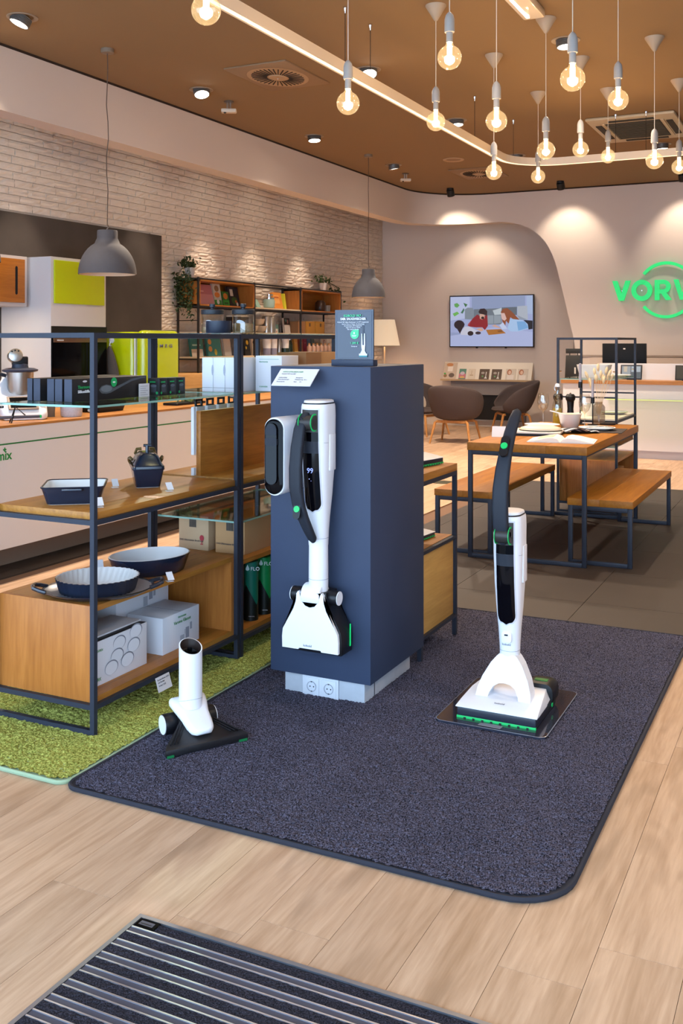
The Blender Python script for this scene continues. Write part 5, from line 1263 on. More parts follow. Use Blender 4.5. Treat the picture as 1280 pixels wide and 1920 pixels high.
# lower row
for y, w, h, c, lab, pr in ((10.05, .26, .22, '2F6F70', 'teal brochure with white picture strip on the low shelf', [('C9B8A8', R(0, .0, .24, .09)), ('9CC0B8', R(.03, .13, .2, .15))]), (10.42, .3, .24, '3A7A78', 'teal and orange cook book on the low shelf', [('C98A4A', EL(.06, .18, .04, .035)), ('C98A4A', EL(.06, .09, .04, .035)), ('B8A03A', EL(.17, .05, .03, .04))]), (10.72, .16, .24, 'B9AEA6', 'pale grey book on the low shelf', None), (11.02, .11, .24, 'B07A7A', 'pink cook book beside the double posts', [('D9B0A8', R(.02, .02, .1, .12))]), (11.2, .14, .23, '2A2420', 'dark cook book with yellow blossoms', [('D9B03A', EL(.08, .17, .03, .03)), ('D9B03A', EL(.04, .1, .02, .02))]), (11.42, .2, .22, 'C9B8A4', 'beige cook book with dark flowers', [('3A302A', EL(.06, .17, .03, .025)), ('3A302A', EL(.13, .15, .03, .02)), ('5A6A3A', EL(.1, .04, .05, .02))])):
    book(y, Z3, w, h, .03, c, lab, pr, 9)
for k, (y, c, lab) in enumerate(((11.63, '8E8AA0', 'white and grey travel tumbler, left one'), (11.8, '8E8AA0', 'white and grey travel tumbler, second one'), (12.13, '26382E', 'white and dark green travel tumbler'))):
    simple('travel_tumbler', lab, 'tumbler', y, Z3, [(.05, 0), (.052, .09)], mat('tumbler_' + c, c, .3), grp='travel tumblers', parts=(('cup', [(.0525, .09), (.06, .24), (.058, .242), (.01, .243)], WHITEM),))
simple('steel_bottle', 'slim steel bottle between the tumblers', 'bottle', 11.965, Z3, [(.03, 0), (.032, .18), (.018, .22), (.018, .245)], BRUSH)
simple('green_bottle', 'dark green bottle right of the tumblers', 'bottle', 12.26, Z3, [(.04, 0), (.042, .14), (.03, .18), (.016, .2)], mat('bottle_green', '14261C', .25), parts=(('cap', [(.017, .2), (.017, .23)], CHROME),))
for k, (y, c, lab) in enumerate(((12.52, 'B8863A', 'ochre booklet beside the third post'), (12.68, '8F4A3A', 'rust red booklet on the low shelf'), (12.8, '8A2A44', 'crimson booklet on the low shelf'), (12.92, '4A5F78', 'blue booklet on the low shelf'), (13.04, '4A5A58', 'grey green booklet on the low shelf'))): book(y, Z3, .1, .22, .03, c, lab, [('C9BDB4', R(.02, .16, .08, .163))], 5)
t = thing('bottle_tray', 'black tray for spice bottles on the low shelf', 'tray', (-6.76, 13.02, Z3)); MB().box(-.06, .06, -.4, .4, 0, .035).build('tray', BLACK, t, bevel=.004)
for k in range(6):
    simple('spice_bottle', 'small clear spice bottle on the black tray, %s from the left' % ('first', 'second', 'third', 'fourth', 'fifth', 'sixth')[k], 'bottle', 12.7 + k * .125, Z3 + .0355, [(.035, 0), (.037, .07), (.018, .09), (.018, .1)], mat('spice_glass', 'B98F78', .2, coat=.4), -6.75, 'spice bottles', parts=(('cork', [(.017, .1), (.017, .12)], mat('cork', 'A87848', .8)),))
book(13.4, Z3, .2, .24, .02, 'CDB9A6', 'pale card with a round red emblem at the shelf end', [('B8706A', EL(.11, .16, .04, .045)), ('D8C6B4', EL(.11, .16, .028, .032))], 4, name='card_display', cat='card')

# trailing plants
def trailing(y, x, lab, n, seed, drop, m1, spread):
    rg = random.Random(seed); t = thing('trailing_plant', lab, 'potted plant', (x, y, 2.18))
    MB().lathe([(.05, 0), (.065, .12), (.06, .12), (.052, .1), (.001, .1)], seg=24).build('pot', mat('pot_white', 'C9C5C2', .6), t, smooth=True)
    pts = [(rg.gauss(0, .05), rg.gauss(-.03, .07), .13 + abs(rg.gauss(0, .045))) for _ in range(n // 3)]
    b2 = MB()
    for k in range(5):
        L = drop * rg.uniform(.45, 1); y0 = -.13 if spread < 0 else .26; x0 = rg.uniform(-.08, .14)
        path = [(x0 * .3, y0 * .4, .13), (x0 * .7, y0 * .8, .1)] + [(x0 + rg.uniform(-.02, .02), y0 + rg.uniform(-.015, .015), .03 - L * i / 8) for i in range(9)]
        b2.tube(path, .003, 5)
        for i in range(2, len(path)):
            for _ in range(n // 60): p = path[i]; pts.append((p[0] + rg.gauss(0, .035), p[1] + rg.gauss(0, .018), p[2] + rg.gauss(0, .03)))
    b2.build('stem', LEAFD, t, smooth=True)
    b = MB(); leaves(b, pts, .028, rg); b.build('foliage', m1, t, kind='stuff', recalc=False)
trailing(9.9, -6.88, 'trailing plant in white pot on the left end of the wall shelf', 420, 3, .56, LEAFD, -1)
trailing(13.4, -6.88, 'trailing plant in white pot on the right end of the wall shelf', 260, 5, .3, mat('leaf_mid', '33451C', .6), 1)
# ================================================================ DINING TABLE AND BENCHES
def loop(t, x0, x1, y, z1, s=.014, name='leg_frame'):
    MB().box(x0, x0 + 2 * s, y - s, y + s, 0, z1).build('leg', STEEL, t, bevel=.002); MB().box(x1 - 2 * s, x1, y - s, y + s, 0, z1).build('leg', STEEL, t, bevel=.002)
    MB().box(x0 + 2 * s, x1 - 2 * s, y - s, y + s, 0, 2 * s).build('runner', STEEL, t, bevel=.002); MB().box(x0 + 2 * s, x1 - 2 * s, y - s, y + s, z1 - 2 * s, z1).build('rail', STEEL, t, bevel=.002)
def slab(t, x0, x1, y0, y1, z0, z1, n, nm='top_plank'):
    w = (x1 - x0) / n
    for i in range(n):
        MB().box(x0 + i * w + .0003, x0 + (i + 1) * w - .0003, y0, y1, z0, z1).build(nm, woodmat('table_oak_y', 'A86C1E', '844E0C', 'Y', .5, .7, rnd=True, tint=.05), t, bevel=.001)
t = thing('dining_table', 'oak dining table on square steel frames laid for a meal', 'table', (-1.757, 7.19, 0))
slab(t, -.393, .393, -.93, .93, .704, .756, 3)
loop(t, -.388, .388, -.915, .704); loop(t, -.388, .388, .915, .704)
MB().box(-.375, -.36, -.9, .9, .685, .704).build('rail', STEEL, t); MB().box(.36, .375, -.9, .9, .685, .704).build('rail', STEEL, t)
for x, lab in ((-1.307, 'oak bench on steel frames at the right side of the table'), (-2.213, 'oak bench on steel frames at the left side of the table')):
    t = thing('bench', lab, 'bench', (x, 7.2, 0), 0, 'benches at the dining table')
    slab(t, -.205, .205, -.84, .84, .374, .418, 2, 'seat_plank'); loop(t, -.2, .2, -.825, .374); loop(t, -.2, .2, .825, .374)
ZT = .7562
WG = clearglass('wine_glass', 'FBFAF6', .6); WARM = mat('wine_amber', 'D8B890', .1, alpha=.4)
t = thing('wine_glass', 'x', 'wine glass', (0, 0, ZT), 0, 'wine glasses')
MB().lathe([(.034, 0), (.034, .002), (.006, .006), (.0035, .02), (.0035, .085), (.008, .095), (.028, .112), (.038, .14), (.039, .165), (.034, .205), (.032, .215)], seg=28, cap1=False).build('glass', WG, t, smooth=True, ang=60)
t.location = (-2.045, 7.8, ZT); t['label'] = 'wine glass behind the left plate'
t2 = copy_tree(t); t2.location = (-1.7, 7.72, ZT); t2['label'] = 'wine glass in front of the candle and brown vase'
for o in (t, t2): o.scale = (1.15, 1.15, 1.18)
t = thing('oil_bottle', 'clear swing top bottle with yellow oil on the table', 'bottle', (-1.955, 7.9, ZT))
MB().lathe([(.036, 0), (.04, .006), (.04, .15), (.034, .18), (.016, .24), (.014, .285), (.017, .29), (.017, .3)], seg=24).build('glass', WG, t, smooth=True)
MB().lathe([(.035, .004), (.036, .13), (.001, .13)], seg=20).build('oil', mat('oil_yellow', 'C9B13A', .1, alpha=.8), t, smooth=True)
MB().lathe([(.018, .3), (.02, .31), (.014, .325), (.001, .328)], seg=16).build('stopper', WHITE, t, smooth=True)
MB().tube([(.019, 0, .27), (.026, 0, .29), (.018, 0, .32), (-.018, 0, .32), (-.026, 0, .29), (-.019, 0, .27)], .002, 5).build('wire_clip', CHROME, t)
for k, (x, y, lab) in enumerate(((-1.985, 8.04, 'black pepper mill left of the oil bottle'), (-1.88, 8.02, 'black pepper mill right of the oil bottle'))):
    t = thing('pepper_mill', lab, 'pepper mill', (x, y, ZT), 0, 'pepper mills')
    MB().lathe([(.034, 0), (.036, .01), (.03, .05), (.024, .12), (.028, .17), (.03, .18)], seg=24).build('body', BLACK, t, smooth=True)
    MB().lathe([(.029, .182), (.038, .195), (.04, .22), (.028, .238), (.001, .24)], seg=24).build('head', BLACK, t, smooth=True)
    MB().lathe([(.007, .238), (.008, .246), (.001, .25)], seg=10).build('knob', CHROME, t, smooth=True)
t = thing('salad_bowl', 'white fluted bowl with a spoon on the table', 'bowl', (-1.805, 7.68, ZT))
MB().lathe([(.06, 0), (.066, .004), (.088, .1), (.093, .106), (.086, .106), (.064, .008), (.001, .007)], seg=36).build('bowl', CREAMEN, t, smooth=True, ang=50)
MB().lathe([(.082, .098), (.001, .1)], seg=28, cap0=False).build('salad', mat('salad_cream', 'D9CE94', .7, noise=.2, nscale=60), t)
MB().tube([(-.14, -.06, .128), (-.06, -.02, .105), (-.03, -.01, .099)], .0045, 6).build('spoon', WHITE, t, smooth=True)
CANDLE = mat('candle_grey', '9A97A2', .6)
for k, (x, y, h, lab) in enumerate(((-1.795, 7.99, .31, 'tall black candlestick with grey candle, left one'), (-1.69, 7.96, .19, 'shorter candlestick with grey candle behind the wine glass'))):
    t = thing('candlestick', lab, 'candlestick', (x, y, ZT), 0, 'candlesticks')
    MB().lathe([(.04, 0), (.04, .006), (.005, .01), (.004, h - .02), (.015, h - .018), (.015, h + .03), (.011, h + .03), (.011, h + .01)], seg=20).build('stick', BLACK, t, smooth=True)
    MB().lathe([(.0105, h + .01), (.0105, h + .175), (.003, h + .178)], seg=16).build('candle', CANDLE, t, smooth=True)
t = thing('grass_vase', 'brown glass vase of dried bunny tail grass', 'vase', (-1.66, 8.045, ZT))
MB().lathe([(.045, 0), (.05, .005), (.05, .14), (.044, .15), (.03, .165), (.03, .18)], seg=24, cap1=False).build('vase', mat('vase_brown', '7A6450', .1, alpha=.55), t, smooth=True)
rg = random.Random(21); GR = mat('dry_grass', 'D9C29A', .9); st = MB(); 
heads = ((-.09, .395), (-.07, .34), (-.035, .42), (-.02, .37), (.0, .455), (.012, .4), (.028, .37), (.06, .43), (.075, .385), (.09, .41), (.05, .36), (-.055, .31), (.1, .375))
for k, (dx, h) in enumerate(heads):
    dy = rg.uniform(-.04, .04); st.tube([(0, 0, .02), (dx * .35, dy * .3, .2), (dx * .95, dy, h - .03)], .0016, 5)
    hd = MB().lathe([(.001, -.032), (.009, -.022), (.0125, 0), (.01, .02), (.001, .034)], seg=10).xform(Matrix.Translation((dx, dy, h)) @ Matrix.Rotation(dx * 4, 4, 'Y')).build('grass_head', GR, t, smooth=True)
st.build('stems', GR, t)
def plate(x, y, lab, r=.135):
    t = thing('plate', lab, 'plate', (x, y, ZT + .004), 0, 'dinner plates')
    MB().lathe([(r * .6, 0), (r * .68, .004), (r * .97, .016), (r, .02), (r * .96, .021), (r * .66, .009), (.001, .008)], seg=40).build('plate', WHITE, t, smooth=True, ang=50)
    return t
def placemat(x, y, lab):
    t = thing('placemat', lab, 'placemat', (x, y, ZT), math.radians(4), 'placemats'); MB().box(-.17, .19, -.2, .19, 0, .0038).build('mat', mat('mat_dark', '3A3231', .8), t)
placemat(-1.55, 7.5, 'dark placemat under the right plate'); plate(-1.56, 7.5, 'white plate with cutlery on the right placemat'); plate(-2.0, 7.6, 'white plate at the left side of the table')
t = thing('cutlery', 'steel fork and knife lying on the right plate', 'cutlery', (-1.55, 7.5, ZT + .025), .3)
MB().tube([(-.1, 0, 0), (.02, .01, .004), (.1, .012, .0)], .003, 5).build('knife', CHROME, t, smooth=True); MB().tube([(-.09, -.03, 0), (.02, -.018, .004), (.11, -.01, 0)], .003, 5).build('fork', CHROME, t, smooth=True)
t = thing('serving_tray', 'shallow white tray with dark rim and lid in front of the left plate', 'tray', (-1.91, 6.98, ZT), math.radians(8))
MB().prism(rrect(.42, .3, .03), 'Z', 0, .03).build('tray', mat('tray_white', 'D9D4CE', .4), t, bevel=.004)
MB().loft([[(x, y, z) for x, y in rrect(.424, .304, .03)] for z in (.0, .018)], False, False).build('tray_rim', BLACK, t)
MB().lathe([(.15, .031), (.14, .05), (.09, .066), (.001, .07)], (.06, .0, 0), 32, sy=.8).build('lid', mat('lid_cream', 'D8CDB8', .4), t, smooth=True)
MB().lathe([(.151, .031), (.151, .037)], (.06, 0, 0), 32, sy=.8, cap0=False, cap1=False).build('lid_rim', BLACK, t)
t = thing('menu_leaflet', 'white folded leaflet at the table edge behind the vacuum handle', 'leaflet', (-2.06, 6.72, ZT), .2)
MB().obox(Matrix.Translation((0, -.022, .035)) @ Matrix.Rotation(math.radians(62), 4, 'X'), .12, .08, .001).obox(Matrix.Translation((0, .022, .035)) @ Matrix.Rotation(math.radians(-62), 4, 'X'), .12, .08, .001).build('paper', PAPER, t)
t = thing('napkin', 'crumpled navy and white striped napkin in the middle of the table', 'napkin', (-1.73, 7.23, ZT + .0025), .4)
b = MB(); nx, ny = 26, 18; rg = random.Random(4); NV = [[None] * (ny + 1) for _ in range(nx + 1)]
for i in range(nx + 1):
    for j in range(ny + 1):
        u, v = i / nx, j / ny
        z = .004 + .032 * abs(math.sin(u * 7 + 2.2 * math.sin(v * 3))) * math.sin(PI * min(1, max(0, u))) ** .5 * (.5 + .5 * math.sin(v * 5 + u * 2)) + .004
        NV[i][j] = b.bm.verts.new((-.2 + .42 * u + .02 * math.sin(v * 6), -.11 + .22 * v + .03 * math.sin(u * 8), z))
for i in range(nx):
    for j in range(ny): f = b.bm.faces.new((NV[i][j], NV[i + 1][j], NV[i + 1][j + 1], NV[i][j + 1])); f.material_index = 1 if j in (1, 4, 10, 13, 16) else 0
b.build('cloth', [mat('napkin_navy', '3A3C48', .9), mat('napkin_white', 'D9D7DA', .9)], t, smooth=True, recalc=False)
t = thing('open_book', 'open picture book at the near end of the table', 'book', (-1.6, 6.6, ZT), math.radians(7))
MB().box(-.215, .215, -.15, .15, 0, .004).build('cover', PAPER, t)
for s in (-1, 1):
    prof = [(0, .006), (.02, .024), (.05, .032), (.1, .026), (.16, .014), (.205, .0065), (.205, .0045), (0, .0045)]
    MB().prism([(s * x, z) for x, z in prof], 'Y', -.14, .14).build('pages', mat('page_white', 'E6E0DA', .7), t, smooth=True, ang=40)
pp = []
b = MB()
for (x, z), (x2, z2) in zip([(-.05, .0326), (-.1, .0266)], [(-.1, .0266), (-.16, .0146)]): b.face([(x, -.08, z), (x, .11, z), (x2, .11, z2), (x2, -.08, z2)])
b.build('picture', mat('page_picture', 'C9B59A', .7, noise=.5, nscale=18), t)
t = thing('coaster', 'small dark round coaster at the far end of the table', 'coaster', (-1.59, 8.05, ZT)); MB().lathe([(.06, 0), (.062, .003), (.062, .014), (.058, .017), (.001, .017)], seg=28).build('disc', mat('coaster_dark', '2B2526', .7), t, smooth=True)

# ================================================================ STEEL SHELF BEHIND THE TABLE
t = thing('shelf_unit', 'narrow steel shelf unit with glass and white boards behind the dining table', 'shelf', (-1.79, 8.64, 0), 0, 'steel and oak shelf units')
frame(t, .475, .86, (1.451, .775, .1))
for y in (-.43, .43): MB().box(-.23, .23, y - .006, y + .006, .955, .968).build('rail', STEEL, t)
pane('glass_shelf', -.225, .225, -.42, .42, 1.112, t); MB().box(-.23, .23, -.42, .42, .775, .787).build('white_board', PAPERW, t)
pane('glass_shelf', -.225, .225, -.42, .42, .56, t)
openbox(t, .455, .84, .1, .446)
t = thing('woven_basket', 'brown woven box on the lower glass of the far shelf', 'basket', (-1.74, 8.66, .5602)); MB().box(-.17, .19, -.3, .3, 0, .13).build('basket', mat('wicker', '8A6238', .85, noise=.4, nscale=90, bump=.8, bscale=90), t, bevel=.01)
for y in (-.1, .12): MB().cyl((.19, y, .07), (.196, y, .07), .01, seg=12).build('rivet', CHROME, t)
for k, y in enumerate((8.45, 8.62)):
    t = thing('woven_basket', 'brown woven crate in the bottom box of the far shelf, %s' % ('near one', 'far one')[k], 'basket', (-1.68, y, .1205)); MB().box(-.1, .1, -.075, .075, 0, .24).build('basket', MATS['wicker'], t, bevel=.008); MB().box(.1, .102, -.03, .03, .15, .18).build('grip', BLACK, t)
t = thing('white_tub', 'white tub on the glass shelf behind the dried grass', 'tub', (-1.8, 8.55, 1.1125)); MB().loft([[(x, y, z) for x, y in rrect(w, d, .03)] for z, w, d in ((0, .22, .16), (.11, .27, .2), (.11, .25, .18), (.006, .2, .14))], True, True).build('tub', WHITEM, t, smooth=True, ang=40)
t = thing('white_dish', 'flat white dish on the glass shelf beside the tub', 'dish', (-1.68, 8.86, 1.1125)); MB().lathe([(.08, 0), (.13, .016), (.125, .018), (.001, .006)], seg=32).build('dish', WHITE, t, smooth=True)
t = thing('white_bowl', 'white bowl on the white board of the far shelf', 'bowl', (-1.82, 8.55, .7875)); MB().lathe([(.05, 0), (.075, .1), (.07, .1), (.048, .006), (.001, .005)], seg=28).build('bowl', WHITEM, t, smooth=True)
t = thing('green_rim_plate', 'white plate with a lime rim on the far shelf board', 'plate', (-1.69, 8.82, .7875)); MB().lathe([(.07, 0), (.12, .02), (.116, .022), (.001, .008)], seg=32).build('plate', WHITE, t, smooth=True); MB().lathe([(.1205, .02), (.1165, .0235)], seg=32, cap0=False, cap1=False).build('rim', mat('rim_lime', 'B4C46A', .4), t)

# ================================================================ RECEPTION DESK AND FEATURE WALL
t = thing('reception_desk', 'long white reception desk with oak ledge and green-edged glass shelf', 'reception desk', (0, 12.75, 0))
MB().box(-3.0, 3.2, -.35, .35, .1, .898).build('desk_front', LACQ, t); MB().box(-2.97, 3.2, -.32, .35, 0, .1).build('plinth', mat('desk_plinth', 'B9B4BA', .5), t)
MB().box(-3.02, 3.2, -.37, .37, .898, .943).build('oak_ledge', woodmat('ledge_oak_x', 'B0793E', '8C5A2B', 'X', .4), t)
MB().box(-2.62, 3.2, .0, .04, .943, 1.145).build('back_screen', LACQ, t)
MB().box(-2.45, 3.2, -.46, -.35, .712, .722).build('glass_shelf', clearglass('desk_glass', 'E8F6D8', .5), t)
MB().box(-2.45, 3.2, -.4615, -.46, .712, .722).build('glass_edge', mat('lime_edge', 'BBD27A', .3, emit=.25), t)  # lime edge given a weak emission
def monitor(x, lab):
    t = thing('monitor', lab, 'monitor', (x, 12.9, .9435), .1, 'desk monitors')
    MB().box(-.27, .27, -.015, .015, .12, .45).build('screen_back', mat('monitor_black', '0C0C0F', .5, spec=.2), t, bevel=.006); MB().cbox(0, .0, .1, .06, .03, .2).build('neck', BLACK, t); MB().cbox(0, 0, .005, .24, .18, .01).build('foot', BLACK, t, bevel=.003)
    decal('maker_mark', [('C9C9CE', R(-.013, .375, .013, .39))], t, faceY(0, -.0153, 0))
monitor(-2.34, 'black monitor on the desk seen from behind, left one'); monitor(-1.36, 'black monitor on the desk at the right picture edge')
def tablet(x, lab, pr):
    t = thing('tablet', lab, 'tablet', (x, 12.62, .9435), 0, 'tablets on the desk')
    M = Matrix.Translation((0, 0, .0)) @ Matrix.Rotation(math.radians(-14), 4, 'X')
    MB().box(-.13, .13, -.005, .005, .006, .19).xform(M).build('tablet_body', BLACK, t, bevel=.003); decal('screen', pr, t, M @ faceY(-.13, -.0052, 0), emit=.45)
    MB().box(-.05, .05, 0, .1, 0, .006).build('stand', BLACK, t)
tablet(-2.21, 'tablet showing a grey picture on the desk', [('5A6068', R(.012, .02, .248, .178)), ('9AA0A4', R(.02, .03, .12, .17)), ('C9B8A0', R(.04, .1, .08, .17)), ('4A5A60', R(.13, .03, .24, .09)), ('A9B4BC', R(.13, .1, .24, .17))])
tablet(-1.56, 'tablet with dark screen and green mark on the desk', [('2E2A1A', R(.012, .02, .248, .178)), ('3FA05A', EL(.13, .1, .03, .025)), ('C9D8C4', R(.11, .095, .15, .103))])
t = thing('display_bag', 'tall black bag standing at the left end of the desk', 'bag', (-2.9, 12.55, .9435))
MB().loft([[(-.1, -.06, 0), (.1, -.06, 0), (.1, .06, 0), (-.1, .06, 0)], [(-.088, -.05, .3), (.09, -.05, .3), (.09, .05, .3), (-.088, .05, .3)]]).build('bag', mat('bag_black', '14120F', .6), t, bevel=.004); MB().box(-.09, .1, -.05, .05, .325, .385).build('lid', MATS['bag_black'], t, bevel=.003)
MB().tube([(.0, 0, .385), (.0, 0, .5)], .003, 5).tube([(-.05, 0, .3), (-.05, 0, .326)], .006, 5).tube([(.05, 0, .3), (.05, 0, .326)], .006, 5).build('strap', MATS['bag_black'], t); decal('tag', [('B8B4AC', R(.02, .07, .04, .15))], t, faceY(0, -.0605, 0))

LG = mat('logo_mint', '22DC78', .45, emit=.24)
t = thing('wall_sign', 'green ringed letter sign on the feature wall', 'wall sign', (-2.041, 14.42, 2.133))
def letter(name, poly, holes=None):
    b = MB(); a = [b.bm.verts.new((x, -.075, z)) for x, z in poly]; c = [b.bm.verts.new((x, -.035, z)) for x, z in poly]
    b.bm.faces.new(a); b.bm.faces.new(c[::-1])
    for i in range(len(a)): b.bm.faces.new((a[i], a[(i + 1) % len(a)], c[(i + 1) % len(a)], c[i]))
    bmesh.ops.triangulate(b.bm, faces=[f for f in b.bm.faces if len(f.verts) > 4]); b.build(name, LG, t)
zt, zb = .141, -.141; s = .064
def X_(x): return x + 2.041
def V_(x0, x1): m = (x0 + x1) / 2; letter('letter', [(x0, zt), (x0 + s * 1.1, zt), (m, zb + .1), (x1 - s * 1.1, zt), (x1, zt), (m + s * .55, zb), (m - s * .55, zb)])
V_(X_(-2.772), X_(-2.519))
oc = X_(-2.367); R1, R2 = .141, .079
b = MB(); N = 40
for (ra, rb) in ((R1, R2),):
    rings = []
    for y, r in ((-.075, ra), (-.035, ra), (-.035, rb), (-.075, rb), (-.075, ra)): rings.append([(oc + r * math.cos(2 * PI * i / N), y, r * 1.05 * math.sin(2 * PI * i / N)) for i in range(N)])
    b.loft(rings, False, False)
b.build('letter', LG, t)
def R_(x0, w=.228):
    b = MB().prism([(x0, zb), (x0, zt), (x0 + s, zt), (x0 + s, zb)], 'Y', -.075, -.035)
    rings = []
    for i in range(13):
        a = PI / 2 - PI * i / 12; rings.append([(x0 + .115 + ro * math.cos(a), y, .0455 + ro * .98 * math.sin(a)) for ro, y in ((.0975, -.075), (.0975, -.035), (.038, -.035), (.038, -.075))])
    b.loft(rings)
    b.prism([(x0 + s - .002, zt), (x0 + .116, zt), (x0 + .116, .083), (x0 + s - .002, .083)], 'Y', -.0749, -.0351).prism([(x0 + s - .002, .0085), (x0 + .116, .0085), (x0 + .116, -.05), (x0 + s - .002, -.05)], 'Y', -.0748, -.0352)
    b.prism([(x0 + .075, -.03), (x0 + .15, -.03), (x0 + w, zb), (x0 + w - .08, zb)], 'Y', -.0747, -.0353)
    b.build('letter', LG, t)
R_(X_(-2.192))
x0 = X_(-1.942); w = .40
letter('letter', [(x0, zt), (x0 + .066, zt), (x0 + .115, -.05), (x0 + .17, zt), (x0 + .23, zt), (x0 + .285, -.05), (x0 + .334, zt), (x0 + w, zt), (x0 + .315, zb), (x0 + .252, zb), (x0 + .2, .03), (x0 + .148, zb), (x0 + .085, zb)])
x0 = X_(-1.52); letter('letter', [(x0, zb), (x0, zt), (x0 + .19, zt), (x0 + .19, zt - .058), (x0 + s, zt - .058), (x0 + s, .03), (x0 + .17, .03), (x0 + .17, -.028), (x0 + s, -.028), (x0 + s, zb + .058), (x0 + .19, zb + .058), (x0 + .19, zb)])
R_(X_(-1.29))
x0 = X_(-1.03); letter('letter', [(x0, zb), (x0, zt), (x0 + s, zt), (x0 + s, .03), (x0 + .15, zt), (x0 + .235, zt), (x0 + .12, .01), (x0 + .24, zb), (x0 + .155, zb), (x0 + s, -.02), (x0 + s, zb)])
for a0, a1 in ((37, 143), (217, 323)):
    b = MB(); rings = []
    for i in range(41):
        a = math.radians(a0 + (a1 - a0) * i / 40); rings.append([(r * math.cos(a), y, r * math.sin(a)) for r, y in ((.394, -.075), (.394, -.035), (.352, -.035), (.352, -.075))])
    b.loft(rings).build('ring_arc', LG, t)
pins = MB()
for x in (-.6, -.33, 0, .3, .7): pins.cyl((x, -.036, .0), (x, -.0, .0), .006, seg=6)
pins.cyl((0, -.036, .373), (0, 0, .373), .006, seg=6).cyl((0, -.036, -.373), (0, 0, -.373), .006, seg=6)
pins.build('standoff', CHROME, t)

# ================================================================ ALCOVE
t = thing('television', 'flat television showing two people and a dog on a rug', 'television', (-5.06, 15.985, 1.32))
MB().box(-.727, .727, -.045, .0, 0, .87).build('tv_body', mat('tv_frame', '1B1411', .4), t, bevel=.004)
for x in (-.25, .25): MB().cbox(x, -.02, -.008, .03, .03, .016).build('bracket', BLACK, t)
W_, H_ = 1.42, .835; Mtv = faceY(-.71, -.0452, .0175)
def T(pts): return [((x - 50) / 1155 * W_, (790 - y) / 715 * H_) for x, y in pts]
def E_(cx, cy, rx, ry, n=18): return T([(cx + rx * math.cos(2 * PI * i / n), cy + ry * math.sin(2 * PI * i / n)) for i in range(n)])
tv = [('9DA6CE', R(0, 0, W_, H_)), ('A9B2D8', T([(50, 790), (1205, 790), (1205, 590), (700, 520), (50, 610)])), ('8F9ABF', T([(50, 640), (300, 600), (50, 590)])), ('8A97B8', T([(360, 80), (1100, 80), (1100, 260), (360, 260)])), ('B4BCDC', T([(50, 80), (330, 80), (330, 380), (50, 420)])), ('A4B4D4', T([(1120, 80), (1205, 80), (1205, 340), (1120, 330)])),
      ('7E8894', T([(260, 260), (300, 235), (370, 240), (400, 290), (400, 410), (260, 400)])), ('6A737E', T([(390, 260), (780, 250), (780, 480), (390, 480)])), ('8E98A2', T([(580, 350), (665, 350), (665, 470), (580, 470)])), ('8E98A2', T([(672, 350), (770, 350), (770, 460), (672, 470)])), ('5E6670', T([(780, 240), (990, 235), (990, 350), (780, 350)])), ('B9C2C8', T([(655, 280), (780, 245), (770, 340), (680, 345)])), ('A9B0BC', T([(995, 225), (1130, 220), (1140, 415), (1000, 400)])), ('8A94A4', T([(990, 350), (1140, 420), (1030, 415)])),
      ('5F9E54', T([(105, 180), (150, 165), (185, 200), (150, 235), (115, 220)])), ('3F6E44', T([(240, 165), (300, 190), (270, 230)])), ('6BAE54', T([(85, 320), (150, 290), (180, 320), (110, 360)])), ('3F6E54', T([(200, 310), (245, 240), (255, 270), (230, 320)])),
      ('2A1C24', E_(180, 480, 75, 65)), ('2A1C24', T([(110, 470), (160, 420), (260, 470), (190, 610)])), ('C4C4D4', T([(200, 590), (260, 505), (340, 510), (470, 590), (460, 615), (300, 630), (200, 625)])), ('2A1C1C', E_(342, 605, 42, 34)), ('3A2A30', E_(450, 600, 40, 22)),
      ('8A1E26', T([(300, 495), (370, 395), (440, 335), (500, 380), (580, 340), (588, 500), (545, 560), (510, 520), (420, 520), (340, 510)])), ('A64A5A', T([(300, 480), (350, 420), (320, 500)])), ('C9A08E', T([(470, 330), (540, 330), (545, 390), (510, 410), (475, 395)])), ('2E1A1A', T([(455, 300), (480, 255), (540, 250), (580, 290), (575, 350), (540, 340), (470, 320)])), ('2E1A1A', E_(515, 385, 22, 20)), ('C9A08E', T([(420, 545), (500, 525), (530, 560), (490, 580)])),
      ('8A4A2A', T([(770, 300), (800, 260), (860, 250), (920, 300), (1030, 420), (970, 430), (900, 380), (880, 470), (840, 430), (830, 520), (800, 500)])), ('D4B0A8', T([(770, 320), (820, 320), (850, 400), (820, 430), (780, 400)])), ('A4C0E4', T([(900, 400), (970, 410), (1060, 420), (1130, 470), (1155, 540), (1010, 580), (910, 580), (860, 540)])), ('74A4D4', T([(990, 440), (1100, 440), (1150, 530), (1010, 570)])), ('16141C', T([(1080, 420), (1205, 430), (1205, 545), (1150, 555), (1140, 480)])), ('C9A090', T([(640, 500), (690, 480), (780, 540), (700, 520)])), ('BEC8E4', T([(750, 490), (800, 450), (860, 540), (790, 550)])),
      ('A86A2A', T([(560, 555), (770, 545), (840, 605), (600, 630)])), ('7A4A1E', T([(720, 570), (780, 560), (800, 585), (740, 590)]))]
decal('screen_picture', tv, t, Mtv, .0003, emit=.46, rough=.4)

